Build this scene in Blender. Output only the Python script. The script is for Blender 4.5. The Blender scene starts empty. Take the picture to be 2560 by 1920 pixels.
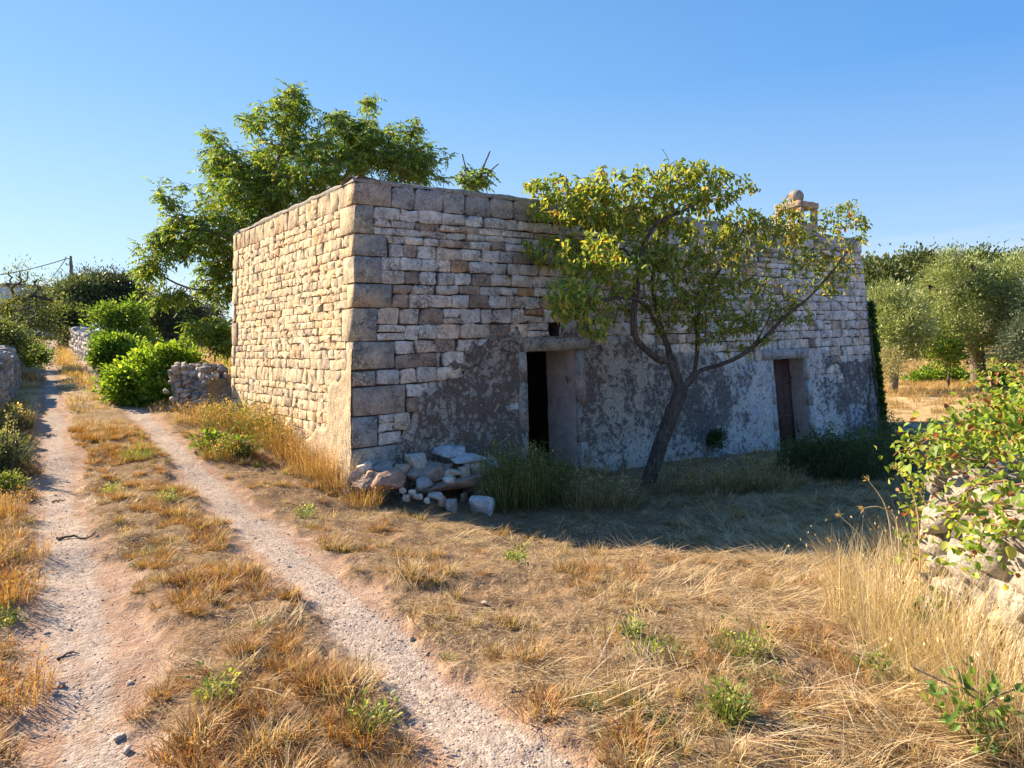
import bpy, math, random
import numpy as np
from mathutils import Matrix, Vector

# ------------------------------------------------------------------ camera, light
sc = bpy.context.scene
F_PX = 1775.0                                   # focal length in pixels of a 2560 px wide frame
PITCH = math.atan(110.0 / F_PX)
ROLL = math.radians(1.58)
CAM = np.array([0.0, 0.0, 1.6])
_f = np.array([0, math.cos(PITCH), -math.sin(PITCH)])
_r0 = np.array([1.0, 0, 0]); _u0 = np.array([0, math.sin(PITCH), math.cos(PITCH)])
_ex = math.cos(ROLL) * _r0 - math.sin(ROLL) * _u0
_ey = math.sin(ROLL) * _r0 + math.cos(ROLL) * _u0
cd = bpy.data.cameras.new('camera'); cam = bpy.data.objects.new('camera', cd)
sc.collection.objects.link(cam); sc.camera = cam
cd.sensor_width = 36.0; cd.lens = 36.0 * F_PX / 2560.0; cd.clip_start = 0.05; cd.clip_end = 3000
cam.matrix_world = Matrix(((_ex[0], _ey[0], -_f[0], CAM[0]), (_ex[1], _ey[1], -_f[1], CAM[1]),
                           (_ex[2], _ey[2], -_f[2], CAM[2]), (0, 0, 0, 1)))

SUN_EL = math.radians(31.0)
SUN_D = np.array([0.857, -0.515])               # horizontal travel direction of the light
SUN_D = SUN_D / np.linalg.norm(SUN_D)
world = bpy.data.worlds.new('World'); sc.world = world; world.use_nodes = True
wn = world.node_tree; wn.nodes.clear()
wo = wn.nodes.new('ShaderNodeOutputWorld'); bg = wn.nodes.new('ShaderNodeBackground')
sky = wn.nodes.new('ShaderNodeTexSky'); sky.sky_type = 'NISHITA'; sky.sun_disc = False
sky.sun_elevation = SUN_EL
sky.sun_rotation = math.atan2(-SUN_D[0], -SUN_D[1])
sky.altitude = 0; sky.air_density = 1.0; sky.dust_density = 0.15; sky.ozone_density = 2.2
bg.inputs['Strength'].default_value = 0.15
# thin evening cirrus low in the sky
tc = wn.nodes.new('ShaderNodeTexCoord'); mp = wn.nodes.new('ShaderNodeMapping'); mp.inputs['Scale'].default_value = (1.2, 1.2, 14)
cn = wn.nodes.new('ShaderNodeTexNoise'); cn.inputs['Scale'].default_value = 2.2; cn.inputs['Detail'].default_value = 6
cr = wn.nodes.new('ShaderNodeValToRGB'); cr.color_ramp.elements[0].position = 0.5; cr.color_ramp.elements[1].position = 0.8
sx = wn.nodes.new('ShaderNodeSeparateXYZ'); mr = wn.nodes.new('ShaderNodeMapRange')
mr.inputs['From Min'].default_value = 0.05; mr.inputs['From Max'].default_value = 0.16
mr.inputs['To Min'].default_value = 0.7; mr.inputs['To Max'].default_value = 0.0
mu = wn.nodes.new('ShaderNodeMath'); mu.operation = 'MULTIPLY'
mx = wn.nodes.new('ShaderNodeMix'); mx.data_type = 'RGBA'; mx.inputs['B'].default_value = (2.3, 2.4, 2.5, 1)
L = wn.links.new
L(tc.outputs['Generated'], mp.inputs['Vector']); L(mp.outputs[0], cn.inputs['Vector']); L(cn.outputs['Fac'], cr.inputs['Fac'])
L(tc.outputs['Generated'], sx.inputs[0]); L(sx.outputs['Z'], mr.inputs['Value'])
L(cr.outputs['Color'], mu.inputs[0]); L(mr.outputs[0], mu.inputs[1]); L(mu.outputs[0], mx.inputs['Factor'])
# clear-air gradients towards and away from the sun, blended with the physical sky
def sky_ramp(cols):
    rp = wn.nodes.new('ShaderNodeValToRGB'); rp.color_ramp.interpolation = 'LINEAR'; el = rp.color_ramp.elements
    while len(el) < len(cols): el.new(0.5)
    for e, (p, c) in zip(el, cols): e.position = p; e.color = (*c, 1)
    L(sx.outputs['Z'], rp.inputs['Fac']); return rp.outputs['Color']
r_sun = sky_ramp(((0.0, (1.75, 2.15, 2.35)), (0.09, (1.20, 1.72, 2.15)), (0.32, (0.58, 1.22, 2.0)), (0.55, (0.30, 0.85, 1.82)), (1.0, (0.27, 0.78, 1.75))))
r_off = sky_ramp(((0.0, (1.15, 1.65, 2.10)), (0.10, (0.80, 1.32, 2.02)), (0.32, (0.22, 0.78, 1.88)), (0.55, (0.13, 0.55, 1.42)), (1.0, (0.19, 0.66, 1.60))))
vd = wn.nodes.new('ShaderNodeVectorMath'); vd.operation = 'DOT_PRODUCT'; vd.inputs[1].default_value = (-SUN_D[0], -SUN_D[1], 0.0)
L(tc.outputs['Generated'], vd.inputs[0]); ma = wn.nodes.new('ShaderNodeMapRange'); ma.inputs['From Min'].default_value = -0.15; ma.inputs['From Max'].default_value = 0.92
L(vd.outputs['Value'], ma.inputs['Value'])
ms_ = wn.nodes.new('ShaderNodeMix'); ms_.data_type = 'RGBA'; L(ma.outputs[0], ms_.inputs['Factor']); L(r_off, ms_.inputs['A']); L(r_sun, ms_.inputs['B'])
mz = wn.nodes.new('ShaderNodeMix'); mz.data_type = 'RGBA'; mz.inputs['Factor'].default_value = 0.92
L(sky.outputs[0], mz.inputs['A']); L(ms_.outputs['Result'], mz.inputs['B']); L(mz.outputs['Result'], mx.inputs['A']); L(mx.outputs['Result'], bg.inputs['Color']); L(bg.outputs[0], wo.inputs[0])

sd = bpy.data.lights.new('sun', 'SUN'); sun = bpy.data.objects.new('sun', sd); sc.collection.objects.link(sun)
sd.energy = 5.0; sd.angle = math.radians(0.5); sd.color = (1.0, 0.80, 0.55)
_d3 = Vector((SUN_D[0] * math.cos(SUN_EL), SUN_D[1] * math.cos(SUN_EL), -math.sin(SUN_EL)))
sun.rotation_euler = _d3.to_track_quat('-Z', 'Y').to_euler(); sun.location = (-20, 10, 20)
sc.view_settings.view_transform = 'Standard'; sc.view_settings.look = 'None'
sc.view_settings.gamma = 1.0; sc.view_settings.use_curve_mapping = False
sc.view_settings.exposure = 1.55
sc.cycles.max_bounces = 8; sc.cycles.diffuse_bounces = 4; sc.cycles.transmission_bounces = 5
sc.cycles.transparent_max_bounces = 8

# ------------------------------------------------------------------ numeric helpers
R = np.random.default_rng(7)
def _hash(ix, iy, s):
    n = (ix.astype(np.int64) * 374761393 + iy.astype(np.int64) * 668265263 + s * 1274126177) & 0xffffffff
    n = ((n ^ (n >> 13)) * 1274126177) & 0xffffffff
    return ((n ^ (n >> 16)) & 0xffff) / 65535.0
def vnoise(x, y, s=0):
    x = np.asarray(x, float); y = np.asarray(y, float)
    ix = np.floor(x); iy = np.floor(y); fx = x - ix; fy = y - iy
    fx = fx * fx * (3 - 2 * fx); fy = fy * fy * (3 - 2 * fy)
    a = _hash(ix, iy, s); b = _hash(ix + 1, iy, s); c = _hash(ix, iy + 1, s); d = _hash(ix + 1, iy + 1, s)
    return (a + (b - a) * fx) * (1 - fy) + (c + (d - c) * fx) * fy
def fbm(x, y, o=4, s=0):
    t = 0; a = 0.5; n = 0
    for i in range(o):
        t = t + a * vnoise(np.asarray(x) * 2 ** i, np.asarray(y) * 2 ** i, s + i * 17); n += a; a *= 0.5
    return t / n
def sstep(a, b, x):
    t = np.clip((x - a) / (b - a), 0, 1); return t * t * (3 - 2 * t)
def norm(v):
    v = np.asarray(v, float); return v / np.maximum(np.linalg.norm(v, axis=-1, keepdims=True), 1e-9)
def ray(px, py):
    return norm(_f + _ex * ((px - 1280) / F_PX) + _ey * ((960 - py) / F_PX))
def at(px, py, depth):                           # the point at a given distance in front of the camera (world y)
    r = ray(px, py); return CAM + r * (depth / r[1])
def project(p):
    d = np.asarray(p) - CAM
    z = d @ _f
    return np.stack([1280 + F_PX * (d @ _ex) / z, 960 - F_PX * (d @ _ey) / z, z], -1)

# ------------------------------------------------------------------ object helpers
COL = sc.collection
ORI = {}
def props(o, label=None, cat=None, group=None, kind=None):
    for k, v in (('label', label), ('category', cat), ('group', group), ('kind', kind)):
        if v: o[k] = v
def thing(name, loc, label, cat, group=None):
    o = bpy.data.objects.new(name, None); COL.objects.link(o); o.location = tuple(float(v) for v in loc)
    o.empty_display_size = 0.2; ORI[o.name] = np.array(loc, float); props(o, label, cat, group); return o
def np_mesh(name, V, faces, mat, col=None, smooth=False, mat_idx=None):
    V = np.ascontiguousarray(V, dtype=np.float32)
    if not isinstance(faces, list): faces = [faces]
    faces = [np.asarray(f, dtype=np.int32) for f in faces if len(f)]
    me = bpy.data.meshes.new(name)
    me.vertices.add(len(V)); me.vertices.foreach_set('co', V.ravel())
    loops = np.concatenate([f.ravel() for f in faces])
    tot = np.concatenate([np.full(len(f), f.shape[1], np.int32) for f in faces])
    st = np.concatenate([[0], np.cumsum(tot)[:-1]]).astype(np.int32)
    me.loops.add(len(loops)); me.loops.foreach_set('vertex_index', loops)
    me.polygons.add(len(tot)); me.polygons.foreach_set('loop_start', st); me.polygons.foreach_set('loop_total', tot)
    if smooth: me.polygons.foreach_set('use_smooth', np.ones(len(tot), bool))
    me.update(calc_edges=True)
    if col is not None:
        col = np.asarray(col, np.float32)
        if col.shape[1] == 3: col = np.concatenate([col, np.ones((len(col), 1), np.float32)], 1)
        a = me.color_attributes.new('col', 'FLOAT_COLOR', 'POINT'); a.data.foreach_set('color', col.ravel())
    for m in (mat if isinstance(mat, (list, tuple)) else [mat]): me.materials.append(m)
    return me
def part(name, root, V, faces, mat, col=None, smooth=False, kind=None, label=None):
    V = np.asarray(V, float)
    o0 = ORI.get(root.name, np.zeros(3)) if root is not None else np.zeros(3)
    me = np_mesh(name, V - o0, faces, mat, col, smooth)
    o = bpy.data.objects.new(name, me); COL.objects.link(o)
    if root is not None: o.parent = root
    ORI[o.name] = o0
    props(o, label=label, kind=kind); return o
def single(name, loc, V, faces, mat, label, cat, col=None, smooth=False, group=None, kind=None):
    """a thing that is one mesh; V in world coordinates"""
    loc = np.array(loc, float)
    me = np_mesh(name, np.asarray(V) - loc, faces, mat, col, smooth)
    o = bpy.data.objects.new(name, me); COL.objects.link(o); o.location = tuple(loc); ORI[o.name] = loc
    props(o, label, cat, group, kind); return o
class Acc:
    """collects vertices / faces / colours for one mesh"""
    def __init__(s): s.V = []; s.F = {}; s.C = []; s.n = 0
    def add(s, V, faces, col=None):
        V = np.asarray(V, float)
        for f in (faces if isinstance(faces, list) else [faces]):
            f = np.asarray(f, np.int64)
            if len(f): s.F.setdefault(f.shape[1], []).append(f + s.n)
        s.V.append(V); s.n += len(V)
        if col is not None:
            col = np.asarray(col, float)
            s.C.append(np.broadcast_to(col, (len(V), col.shape[-1])))
    def out(s):
        return np.concatenate(s.V), [np.concatenate(f) for f in s.F.values()], (np.concatenate(s.C) if s.C else None)

# ------------------------------------------------------------------ materials
def newmat(name):
    m = bpy.data.materials.new(name); m.use_nodes = True; nt = m.node_tree; nt.nodes.clear()
    out = nt.nodes.new('ShaderNodeOutputMaterial'); return m, nt, out
class N:
    def __init__(s, nt): s.nt = nt
    def __call__(s, t, **kw):
        n = s.nt.nodes.new(t)
        for k, v in kw.items():
            if hasattr(n, k) and k not in ('inputs',): setattr(n, k, v)
        return n
    def link(s, a, b): s.nt.links.new(a, b)
    def noise(s, vec, scale, detail=4, rough=0.55, dist=0.0):
        n = s('ShaderNodeTexNoise'); n.inputs['Scale'].default_value = scale; n.inputs['Detail'].default_value = detail
        n.inputs['Roughness'].default_value = rough; n.inputs['Distortion'].default_value = dist
        if vec: s.link(vec, n.inputs['Vector'])
        return n.outputs['Fac']
    def ramp(s, fac, stops):
        n = s('ShaderNodeValToRGB'); cr = n.color_ramp
        while len(cr.elements) < len(stops): cr.elements.new(0.5)
        for e, (p, c) in zip(cr.elements, stops):
            e.position = p; e.color = (c, c, c, 1) if isinstance(c, (int, float)) else (*c, 1)
        s.link(fac, n.inputs['Fac']); return n.outputs['Color']
    def mix(s, fac, a, b, mode='MIX'):
        n = s('ShaderNodeMix'); n.data_type = 'RGBA'; n.blend_type = mode
        for i, v in (('Factor', fac), ('A', a), ('B', b)):
            if isinstance(v, (int, float)): n.inputs[i].default_value = v if i == 'Factor' else (v, v, v, 1)
            elif isinstance(v, tuple): n.inputs[i].default_value = (*v, 1)
            else: s.link(v, n.inputs[i])
        return n.outputs['Result']
    def math(s, op, a, b=None):
        n = s('ShaderNodeMath'); n.operation = op
        for i, v in ((0, a), (1, b)):
            if v is None: continue
            if isinstance(v, (int, float)): n.inputs[i].default_value = v
            else: s.link(v, n.inputs[i])
        return n.outputs[0]
    def attr(s, name, out='Color'):
        n = s('ShaderNodeAttribute'); n.attribute_name = name; return n.outputs[out]
    def bump(s, h, strength, dist):
        n = s('ShaderNodeBump'); n.inputs['Strength'].default_value = strength; n.inputs['Distance'].default_value = dist
        s.link(h, n.inputs['Height']); return n.outputs[0]
    def bsdf(s, col, rough=0.9, normal=None, spec=0.25):
        n = s('ShaderNodeBsdfPrincipled')
        if isinstance(col, tuple): n.inputs['Base Color'].default_value = (*col, 1)
        else: s.link(col, n.inputs['Base Color'])
        n.inputs['Roughness'].default_value = rough; n.inputs['Specular IOR Level'].default_value = spec
        if normal: s.link(normal, n.inputs['Normal'])
        return n

def mat_stone(name, lichen=0.5, scale=1.0, bumpd=0.02, streak=True):
    m, nt, out = newmat(name); n = N(nt)
    pos = n('ShaderNodeNewGeometry').outputs['Position']
    c = n.attr('col')
    v1 = n.noise(pos, 6 * scale, 7, 0.7); v2 = n.noise(pos, 32 * scale, 6, 0.75); v3 = n.noise(pos, 1.3 * scale, 3)
    c = n.mix(1.0, c, n.ramp(v1, [(0.30, 0.58), (0.5, 1.0), (0.68, 1.25)]), 'MULTIPLY')
    c = n.mix(1.0, c, n.ramp(v2, [(0.34, 0.62), (0.5, 1.02), (0.66, 1.2)]), 'MULTIPLY')
    c = n.mix(n.ramp(v3, [(0.4, 0.0), (0.65, 0.35)]), c, n.mix(1.0, c, (1.1, 0.92, 0.76), 'MULTIPLY'))
    # grey-black lichen, growing in patches
    sp = n.ramp(n.noise(pos, 26 * scale, 7, 0.8, 0.4), [(0.46, 0.0), (0.54, 1.0)])
    ar = n.ramp(n.noise(pos, 4.0 * scale, 5, 0.65), [(0.42, 0.0), (0.60, 1.0)])
    f = n.math('MULTIPLY', n.math('MULTIPLY', sp, ar), lichen)
    c = n.mix(f, c, (0.075, 0.073, 0.08))
    f2 = n.math('MULTIPLY', n.ramp(n.noise(pos, 2.6 * scale, 6, 0.7), [(0.60, 0.0), (0.68, 1.0)]), 0.5 * lichen)
    c = n.mix(f2, c, (0.25, 0.15, 0.10))
    h = n.math('ADD', n.math('MULTIPLY', v1, 0.8), n.math('MULTIPLY', v2, 0.45))
    if streak:                                                     # tooling and rain wear run down the faces
        mp = n('ShaderNodeMapping'); mp.inputs['Scale'].default_value = (24, 24, 6); n.link(pos, mp.inputs['Vector'])
        h = n.math('ADD', h, n.math('MULTIPLY', n.noise(mp.outputs[0], 1.0, 5, 0.65), 0.7))
    vo = n('ShaderNodeTexVoronoi'); vo.inputs['Scale'].default_value = 48 * scale; n.link(pos, vo.inputs['Vector'])
    h = n.math('ADD', h, n.math('MULTIPLY', vo.outputs['Distance'], 0.25))
    b = n.bsdf(c, 0.95, n.bump(h, 1.0, bumpd), 0.12); n.link(b.outputs[0], out.inputs[0]); return m

def mat_plaster(name):
    """old lime render, lichen-blotched; tint in 'col' (r: dark crust amount, g: brown, b: blue-white wash)"""
    m, nt, out = newmat(name); n = N(nt)
    pos = n('ShaderNodeNewGeometry').outputs['Position']
    sep = n('ShaderNodeSeparateColor'); n.link(n.attr('col'), sep.inputs[0])
    A = n.noise(pos, 2.1, 8, 0.66, 0.3); B = n.noise(pos, 11, 8, 0.72, 0.5); C = n.noise(pos, 46, 5, 0.75); D = n.noise(pos, 0.9, 4, 0.6)
    base = n.mix(sep.outputs[2], (0.58, 0.53, 0.465), (0.70, 0.69, 0.69))
    base = n.mix(1.0, base, n.ramp(B, [(0.34, 0.62), (0.5, 1.0), (0.66, 1.22)]), 'MULTIPLY')
    base = n.mix(1.0, base, n.ramp(A, [(0.36, 0.8), (0.62, 1.15)]), 'MULTIPLY')
    bl = n.ramp(n.noise(pos, 1.5, 6, 0.65), [(0.50, 0.0), (0.62, 1.0)])
    base = n.mix(n.math('MULTIPLY', n.math('MULTIPLY', bl, sep.outputs[2]), 0.55), base, (0.34, 0.41, 0.60))
    och = n.ramp(n.noise(pos, 2.7, 5, 0.7, 0.2), [(0.60, 0.0), (0.68, 1.0)])
    base = n.mix(n.math('MULTIPLY', och, 0.5), base, (0.36, 0.22, 0.15))
    dk = n.mix(sep.outputs[1], (0.06, 0.058, 0.066), (0.098, 0.066, 0.054))
    dk = n.mix(1.0, dk, n.ramp(C, [(0.35, 0.55), (0.65, 1.5)]), 'MULTIPLY')
    s = n.math('SUBTRACT', n.math('ADD', n.math('ADD', n.math('MULTIPLY', A, 0.9), n.math('MULTIPLY', B, 1.1)), n.math('MULTIPLY', C, 0.45)), 0.725)
    s = n.math('ADD', s, n.math('MULTIPLY', n.math('SUBTRACT', sep.outputs[0], 0.5), 0.19))
    f = n.ramp(s, [(0.46, 0.0), (0.50, 0.6), (0.57, 1.0)])
    c = n.mix(n.math('MULTIPLY', f, 0.88), base, dk)
    for sc_, lo, hi, amt in ((5.5, 0.22, 0.36, 0.7), (11.0, 0.24, 0.36, 0.75), (27.0, 0.20, 0.30, 0.7)):      # pale lichen rosettes
        v = n('ShaderNodeTexVoronoi'); v.inputs['Scale'].default_value = sc_; v.inputs['Randomness'].default_value = 1.0
        n.link(pos, v.inputs['Vector'])
        sp = n.ramp(n.math('ADD', v.outputs['Distance'], n.math('MULTIPLY', n.math('SUBTRACT', B, 0.5), 0.5)), [(lo, 1.0), (hi, 0.0)])
        g = n.ramp(n.noise(pos, sc_ * 0.35, 4, 0.6), [(0.45, 0.0), (0.54, 1.0)])
        c = n.mix(n.math('MULTIPLY', n.math('MULTIPLY', sp, g), amt), c, (0.46, 0.43, 0.39))
    vc = n('ShaderNodeTexVoronoi'); vc.feature = 'DISTANCE_TO_EDGE'; vc.inputs['Scale'].default_value = 2.3
    wr = n('ShaderNodeVectorMath'); wr.operation = 'MULTIPLY_ADD'; nn = n('ShaderNodeTexNoise'); nn.inputs['Scale'].default_value = 5; n.link(pos, nn.inputs['Vector'])
    n.link(nn.outputs['Color'], wr.inputs[0]); wr.inputs[1].default_value = (.25, .25, .25); n.link(pos, wr.inputs[2]); n.link(wr.outputs[0], vc.inputs['Vector'])
    ck = n.ramp(vc.outputs['Distance'], [(0.0, 1.0), (0.018, 0.0)])
    ck = n.math('MULTIPLY', ck, n.ramp(D, [(0.48, 0.0), (0.56, 1.0)]))
    c = n.mix(n.math('MULTIPLY', ck, 0.7), c, (0.06, 0.05, 0.05))
    h = n.math('ADD', n.math('MULTIPLY', B, 1.0), n.math('ADD', n.math('MULTIPLY', A, 1.2), n.math('MULTIPLY', C, 0.35)))
    h = n.math('SUBTRACT', h, n.math('MULTIPLY', ck, 0.5)); h = n.math('ADD', h, n.math('MULTIPLY', f, 0.25))
    b = n.bsdf(c, 0.95, n.bump(h, 1.0, 0.035), 0.1); n.link(b.outputs[0], out.inputs[0]); return m

def mat_leaf(name, trans=0.46, rough=0.5, spec=0.35):
    m, nt, out = newmat(name); n = N(nt)
    pos = n('ShaderNodeNewGeometry').outputs['Position']
    c = n.mix(1.0, n.attr('col'), n.ramp(n.noise(pos, 9, 3), [(0.3, 0.8), (0.7, 1.2)]), 'MULTIPLY')
    b = n.bsdf(c, rough, None, spec)
    t = n('ShaderNodeBsdfTranslucent'); n.link(n.mix(1.0, c, (1.35, 1.25, 0.55), 'MULTIPLY'), t.inputs['Color'])
    ms = n('ShaderNodeMixShader'); ms.inputs[0].default_value = trans
    n.link(b.outputs[0], ms.inputs[1]); n.link(t.outputs[0], ms.inputs[2]); n.link(ms.outputs[0], out.inputs[0]); return m

def mat_bark(name, c0, c1):
    m, nt, out = newmat(name); n = N(nt)
    pos = n('ShaderNodeNewGeometry').outputs['Position']
    mp = n('ShaderNodeMapping'); mp.inputs['Scale'].default_value = (34, 34, 9); n.link(pos, mp.inputs['Vector'])
    v = n.noise(mp.outputs[0], 1.0, 5, 0.65, 0.6)
    c = n.mix(n.ramp(v, [(0.35, 0.0), (0.65, 1.0)]), c0, c1)
    c = n.mix(1.0, c, n.ramp(n.noise(pos, 3, 3), [(0.3, 0.7), (0.7, 1.25)]), 'MULTIPLY')
    b = n.bsdf(c, 0.95, n.bump(v, 1.0, 0.02), 0.1); n.link(b.outputs[0], out.inputs[0]); return m

def mat_flat(name, col, rough=0.8, var=0.25, bumpd=0.004, scale=20):
    m, nt, out = newmat(name); n = N(nt)
    pos = n('ShaderNodeNewGeometry').outputs['Position']
    v = n.noise(pos, scale, 5, 0.6)
    c = n.mix(1.0, col, n.ramp(v, [(0.3, 1 - var), (0.7, 1 + var)]), 'MULTIPLY')
    b = n.bsdf(c, rough, n.bump(v, 0.6, bumpd), 0.2); n.link(b.outputs[0], out.inputs[0]); return m

def mat_ground():
    m, nt, out = newmat('ground_soil'); n = N(nt)
    pos = n('ShaderNodeNewGeometry').outputs['Position']
    sep = n('ShaderNodeSeparateColor'); n.link(n.attr('col'), sep.inputs[0])     # r track, g gravel, b far field
    big = n.noise(pos, 0.8, 5, 0.6); mid = n.noise(pos, 6, 6, 0.65); fine = n.noise(pos, 60, 5, 0.7)
    vo = n('ShaderNodeTexVoronoi'); vo.inputs['Scale'].default_value = 42; n.link(pos, vo.inputs['Vector'])
    v2 = n('ShaderNodeTexVoronoi'); v2.inputs['Scale'].default_value = 95; n.link(pos, v2.inputs['Vector'])
    dirt = n.ramp(mid, [(0.3, (0.25, 0.155, 0.11)), (0.5, (0.34, 0.235, 0.175)), (0.7, (0.42, 0.315, 0.25))])
    grav = n.mix(n.ramp(vo.outputs['Color'], [(0.2, 0.0), (0.8, 1.0)]), (0.29, 0.235, 0.20), (0.44, 0.375, 0.33))
    gf = n.ramp(n.math('ADD', n.math('MULTIPLY', mid, 0.5), n.math('MULTIPLY', sep.outputs[1], 0.55)), [(0.4, 0.0), (0.62, 1.0)])
    tr = n.mix(gf, dirt, grav)
    straw = n.ramp(n.noise(pos, 34, 6, 0.75, 0.8), [(0.32, (0.075, 0.05, 0.033)), (0.5, (0.20, 0.138, 0.085)), (0.68, (0.42, 0.32, 0.195))])
    straw = n.mix(n.ramp(big, [(0.45, 0.0), (0.7, 0.6)]), straw, (0.21, 0.12, 0.07))
    far = n.ramp(n.noise(pos, 1.7, 6, 0.7), [(0.3, (0.27, 0.19, 0.10)), (0.5, (0.46, 0.34, 0.18)), (0.7, (0.60, 0.46, 0.26))])
    straw = n.mix(sep.outputs[2], straw, far)
    c = n.mix(sep.outputs[0], straw, tr)
    c = n.mix(1.0, c, n.ramp(fine, [(0.3, 0.75), (0.7, 1.2)]), 'MULTIPLY')
    h = n.math('ADD', n.math('MULTIPLY', mid, 1.2), n.math('MULTIPLY', fine, 0.4))
    h = n.math('ADD', h, n.math('MULTIPLY', n.noise(pos, 22, 5, 0.7), 0.8)); h = n.math('SUBTRACT', h, n.math('MULTIPLY', vo.outputs['Distance'], 0.3))
    h = n.math('SUBTRACT', h, n.math('MULTIPLY', v2.outputs['Distance'], 0.3))
    b = n.bsdf(c, 0.97, n.bump(h, 0.8, 0.018), 0.05); n.link(b.outputs[0], out.inputs[0]); return m

M_STONE_F = mat_stone('limestone_weathered', 0.75, 1.0, 0.03)
M_STONE_L = mat_stone('limestone_sunlit', 0.25, 1.0, 0.017)
M_ROCK = mat_stone('field_limestone', 0.5, 1.3, 0.02, False)
M_PLASTER = mat_plaster('lime_render')
M_MORTAR = mat_flat('grey_mortar', (0.27, 0.25, 0.225), 0.95, 0.45, 0.02, 16)
M_CORE = mat_flat('joint_earth', (0.075, 0.062, 0.052), 0.98, 0.3, 0.01, 20)
M_JOINT = mat_flat('side_joint_mortar', (0.20, 0.145, 0.095), 0.98, 0.3, 0.01, 20)
M_REVEAL = mat_flat('door_reveal_render', (0.50, 0.41, 0.38), 0.95, 0.22, 0.012, 7)
M_WOOD = mat_bark('old_door_wood', (0.10, 0.06, 0.055), (0.17, 0.105, 0.10))
M_LEAF = mat_leaf('leaf'); M_OLEAF = mat_leaf('olive_leaf', 0.22, 0.45, 0.4)
M_GRASS = mat_leaf('dry_grass_blade', 0.3, 0.6, 0.25)
M_BARK = mat_bark('bark_grey_brown', (0.05, 0.04, 0.036), (0.17, 0.14, 0.125))
M_BARK2 = mat_bark('bark_olive', (0.09, 0.075, 0.06), (0.27, 0.23, 0.19))
M_TWIG = mat_bark('twig_bark', (0.11, 0.085, 0.07), (0.26, 0.21, 0.175))
M_GROUND = mat_ground()
M_POLE = mat_bark('weathered_pole', (0.12, 0.11, 0.10), (0.25, 0.23, 0.21))
M_WIRE = mat_flat('cable_black', (0.06, 0.06, 0.065), 0.6, 0.1)
M_WHITE = mat_flat('white_wall_paint', (0.72, 0.73, 0.76), 0.85, 0.05, 0.003, 5)
M_PANE = mat_flat('dark_window_glass', (0.03, 0.035, 0.045), 0.15, 0.1, 0.0)
# ------------------------------------------------------------------ terrain
CTRL = np.array([
 (0,0,0),(0,3,-.03),(-3,3,.0),(3,3,-.08),(1.5,4.5,-.22),(-1,5,-.06),(-3,6,.0),(-5,6,.1),(6,4,-.15),(5,0,0),(-5,0,.05),(0,-6,.1),(8,-4,0),(-8,-4,.1),
 (-1.95,8.78,-.30),(-5.06,12.9,.36),(-2.9,7.8,-.06),(-.35,7.8,-.52),(.5,7.2,-.56),(2.65,6.0,-.42),(4.5,7,-.58),(.9,10.2,-.55),(3.4,12,-.66),(8.3,16.3,-.86),
 (7,11,-.75),(12,17.5,-.5),(15,27,-.72),(23,27,-.7),(12,10,-.6),(20,15,-.5),(40,60,-.9),(20,90,-.6),(70,60,-.5),(20,40,-.7),(60,20,-.5),
 (-5.2,8,.08),(-4,10,.15),(-6.4,14,.48),(-10.5,20,.88),(-17.5,30,1.35),(-32,50,2.64),(-39,60,2.9),(-9,8,.3),(-12,14,.75),(-18,22,1.2),(-30,30,1.9),
 (-7,20,.65),(-9,28,1.0),(-21,45,2.02),(-13,45,1.7),(-7,50,1.2),(2,35,0.1),(0,25,.1),(-2,17,.2),(-60,60,4.0),(-60,20,3),(-30,0,1),(-55,100,4.5),(0,95,.8),(80,100,-.2),(40,0,-.3),(0,-40,.3),(-50,-40,1),(50,-50,0)], float)
def _phi(r2): return 0.5 * r2 * np.log(r2 + 1e-6)
_n = len(CTRL)
_A = np.zeros((_n + 3, _n + 3)); _d2 = ((CTRL[:, None, :2] - CTRL[None, :, :2]) ** 2).sum(-1)
_A[:_n, :_n] = _phi(_d2) + np.eye(_n) * 0.6; _A[:_n, _n] = 1; _A[:_n, _n + 1:] = CTRL[:, :2]; _A[_n:, :_n] = _A[:_n, _n:].T
_w = np.linalg.solve(_A, np.concatenate([CTRL[:, 2], [0, 0, 0]]))
def H0(x, y):
    x = np.asarray(x, float); y = np.asarray(y, float); sh = x.shape; x = x.ravel(); y = y.ravel()
    r = np.hypot(x, y); k = np.minimum(1, 100 / np.maximum(r, 1e-6)); x = x * k; y = y * k
    z = _w[_n] + _w[_n + 1] * x + _w[_n + 2] * y
    for i in range(_n):
        z = z + _w[i] * _phi((x - CTRL[i, 0]) ** 2 + (y - CTRL[i, 1]) ** 2)
    return z.reshape(sh)
def hit(px, py, Hf=H0):
    r = ray(px, py); ts = np.geomspace(1.0, 220, 900)
    P = CAM + r * ts[:, None]; dz = P[:, 2] - Hf(P[:, 0], P[:, 1])
    i = np.argmax(dz < 0)
    if dz[i] >= 0: return P[-1]
    a, b = ts[i - 1], ts[i]; t = a + (b - a) * dz[i - 1] / (dz[i - 1] - dz[i])
    return CAM + r * t
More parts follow.
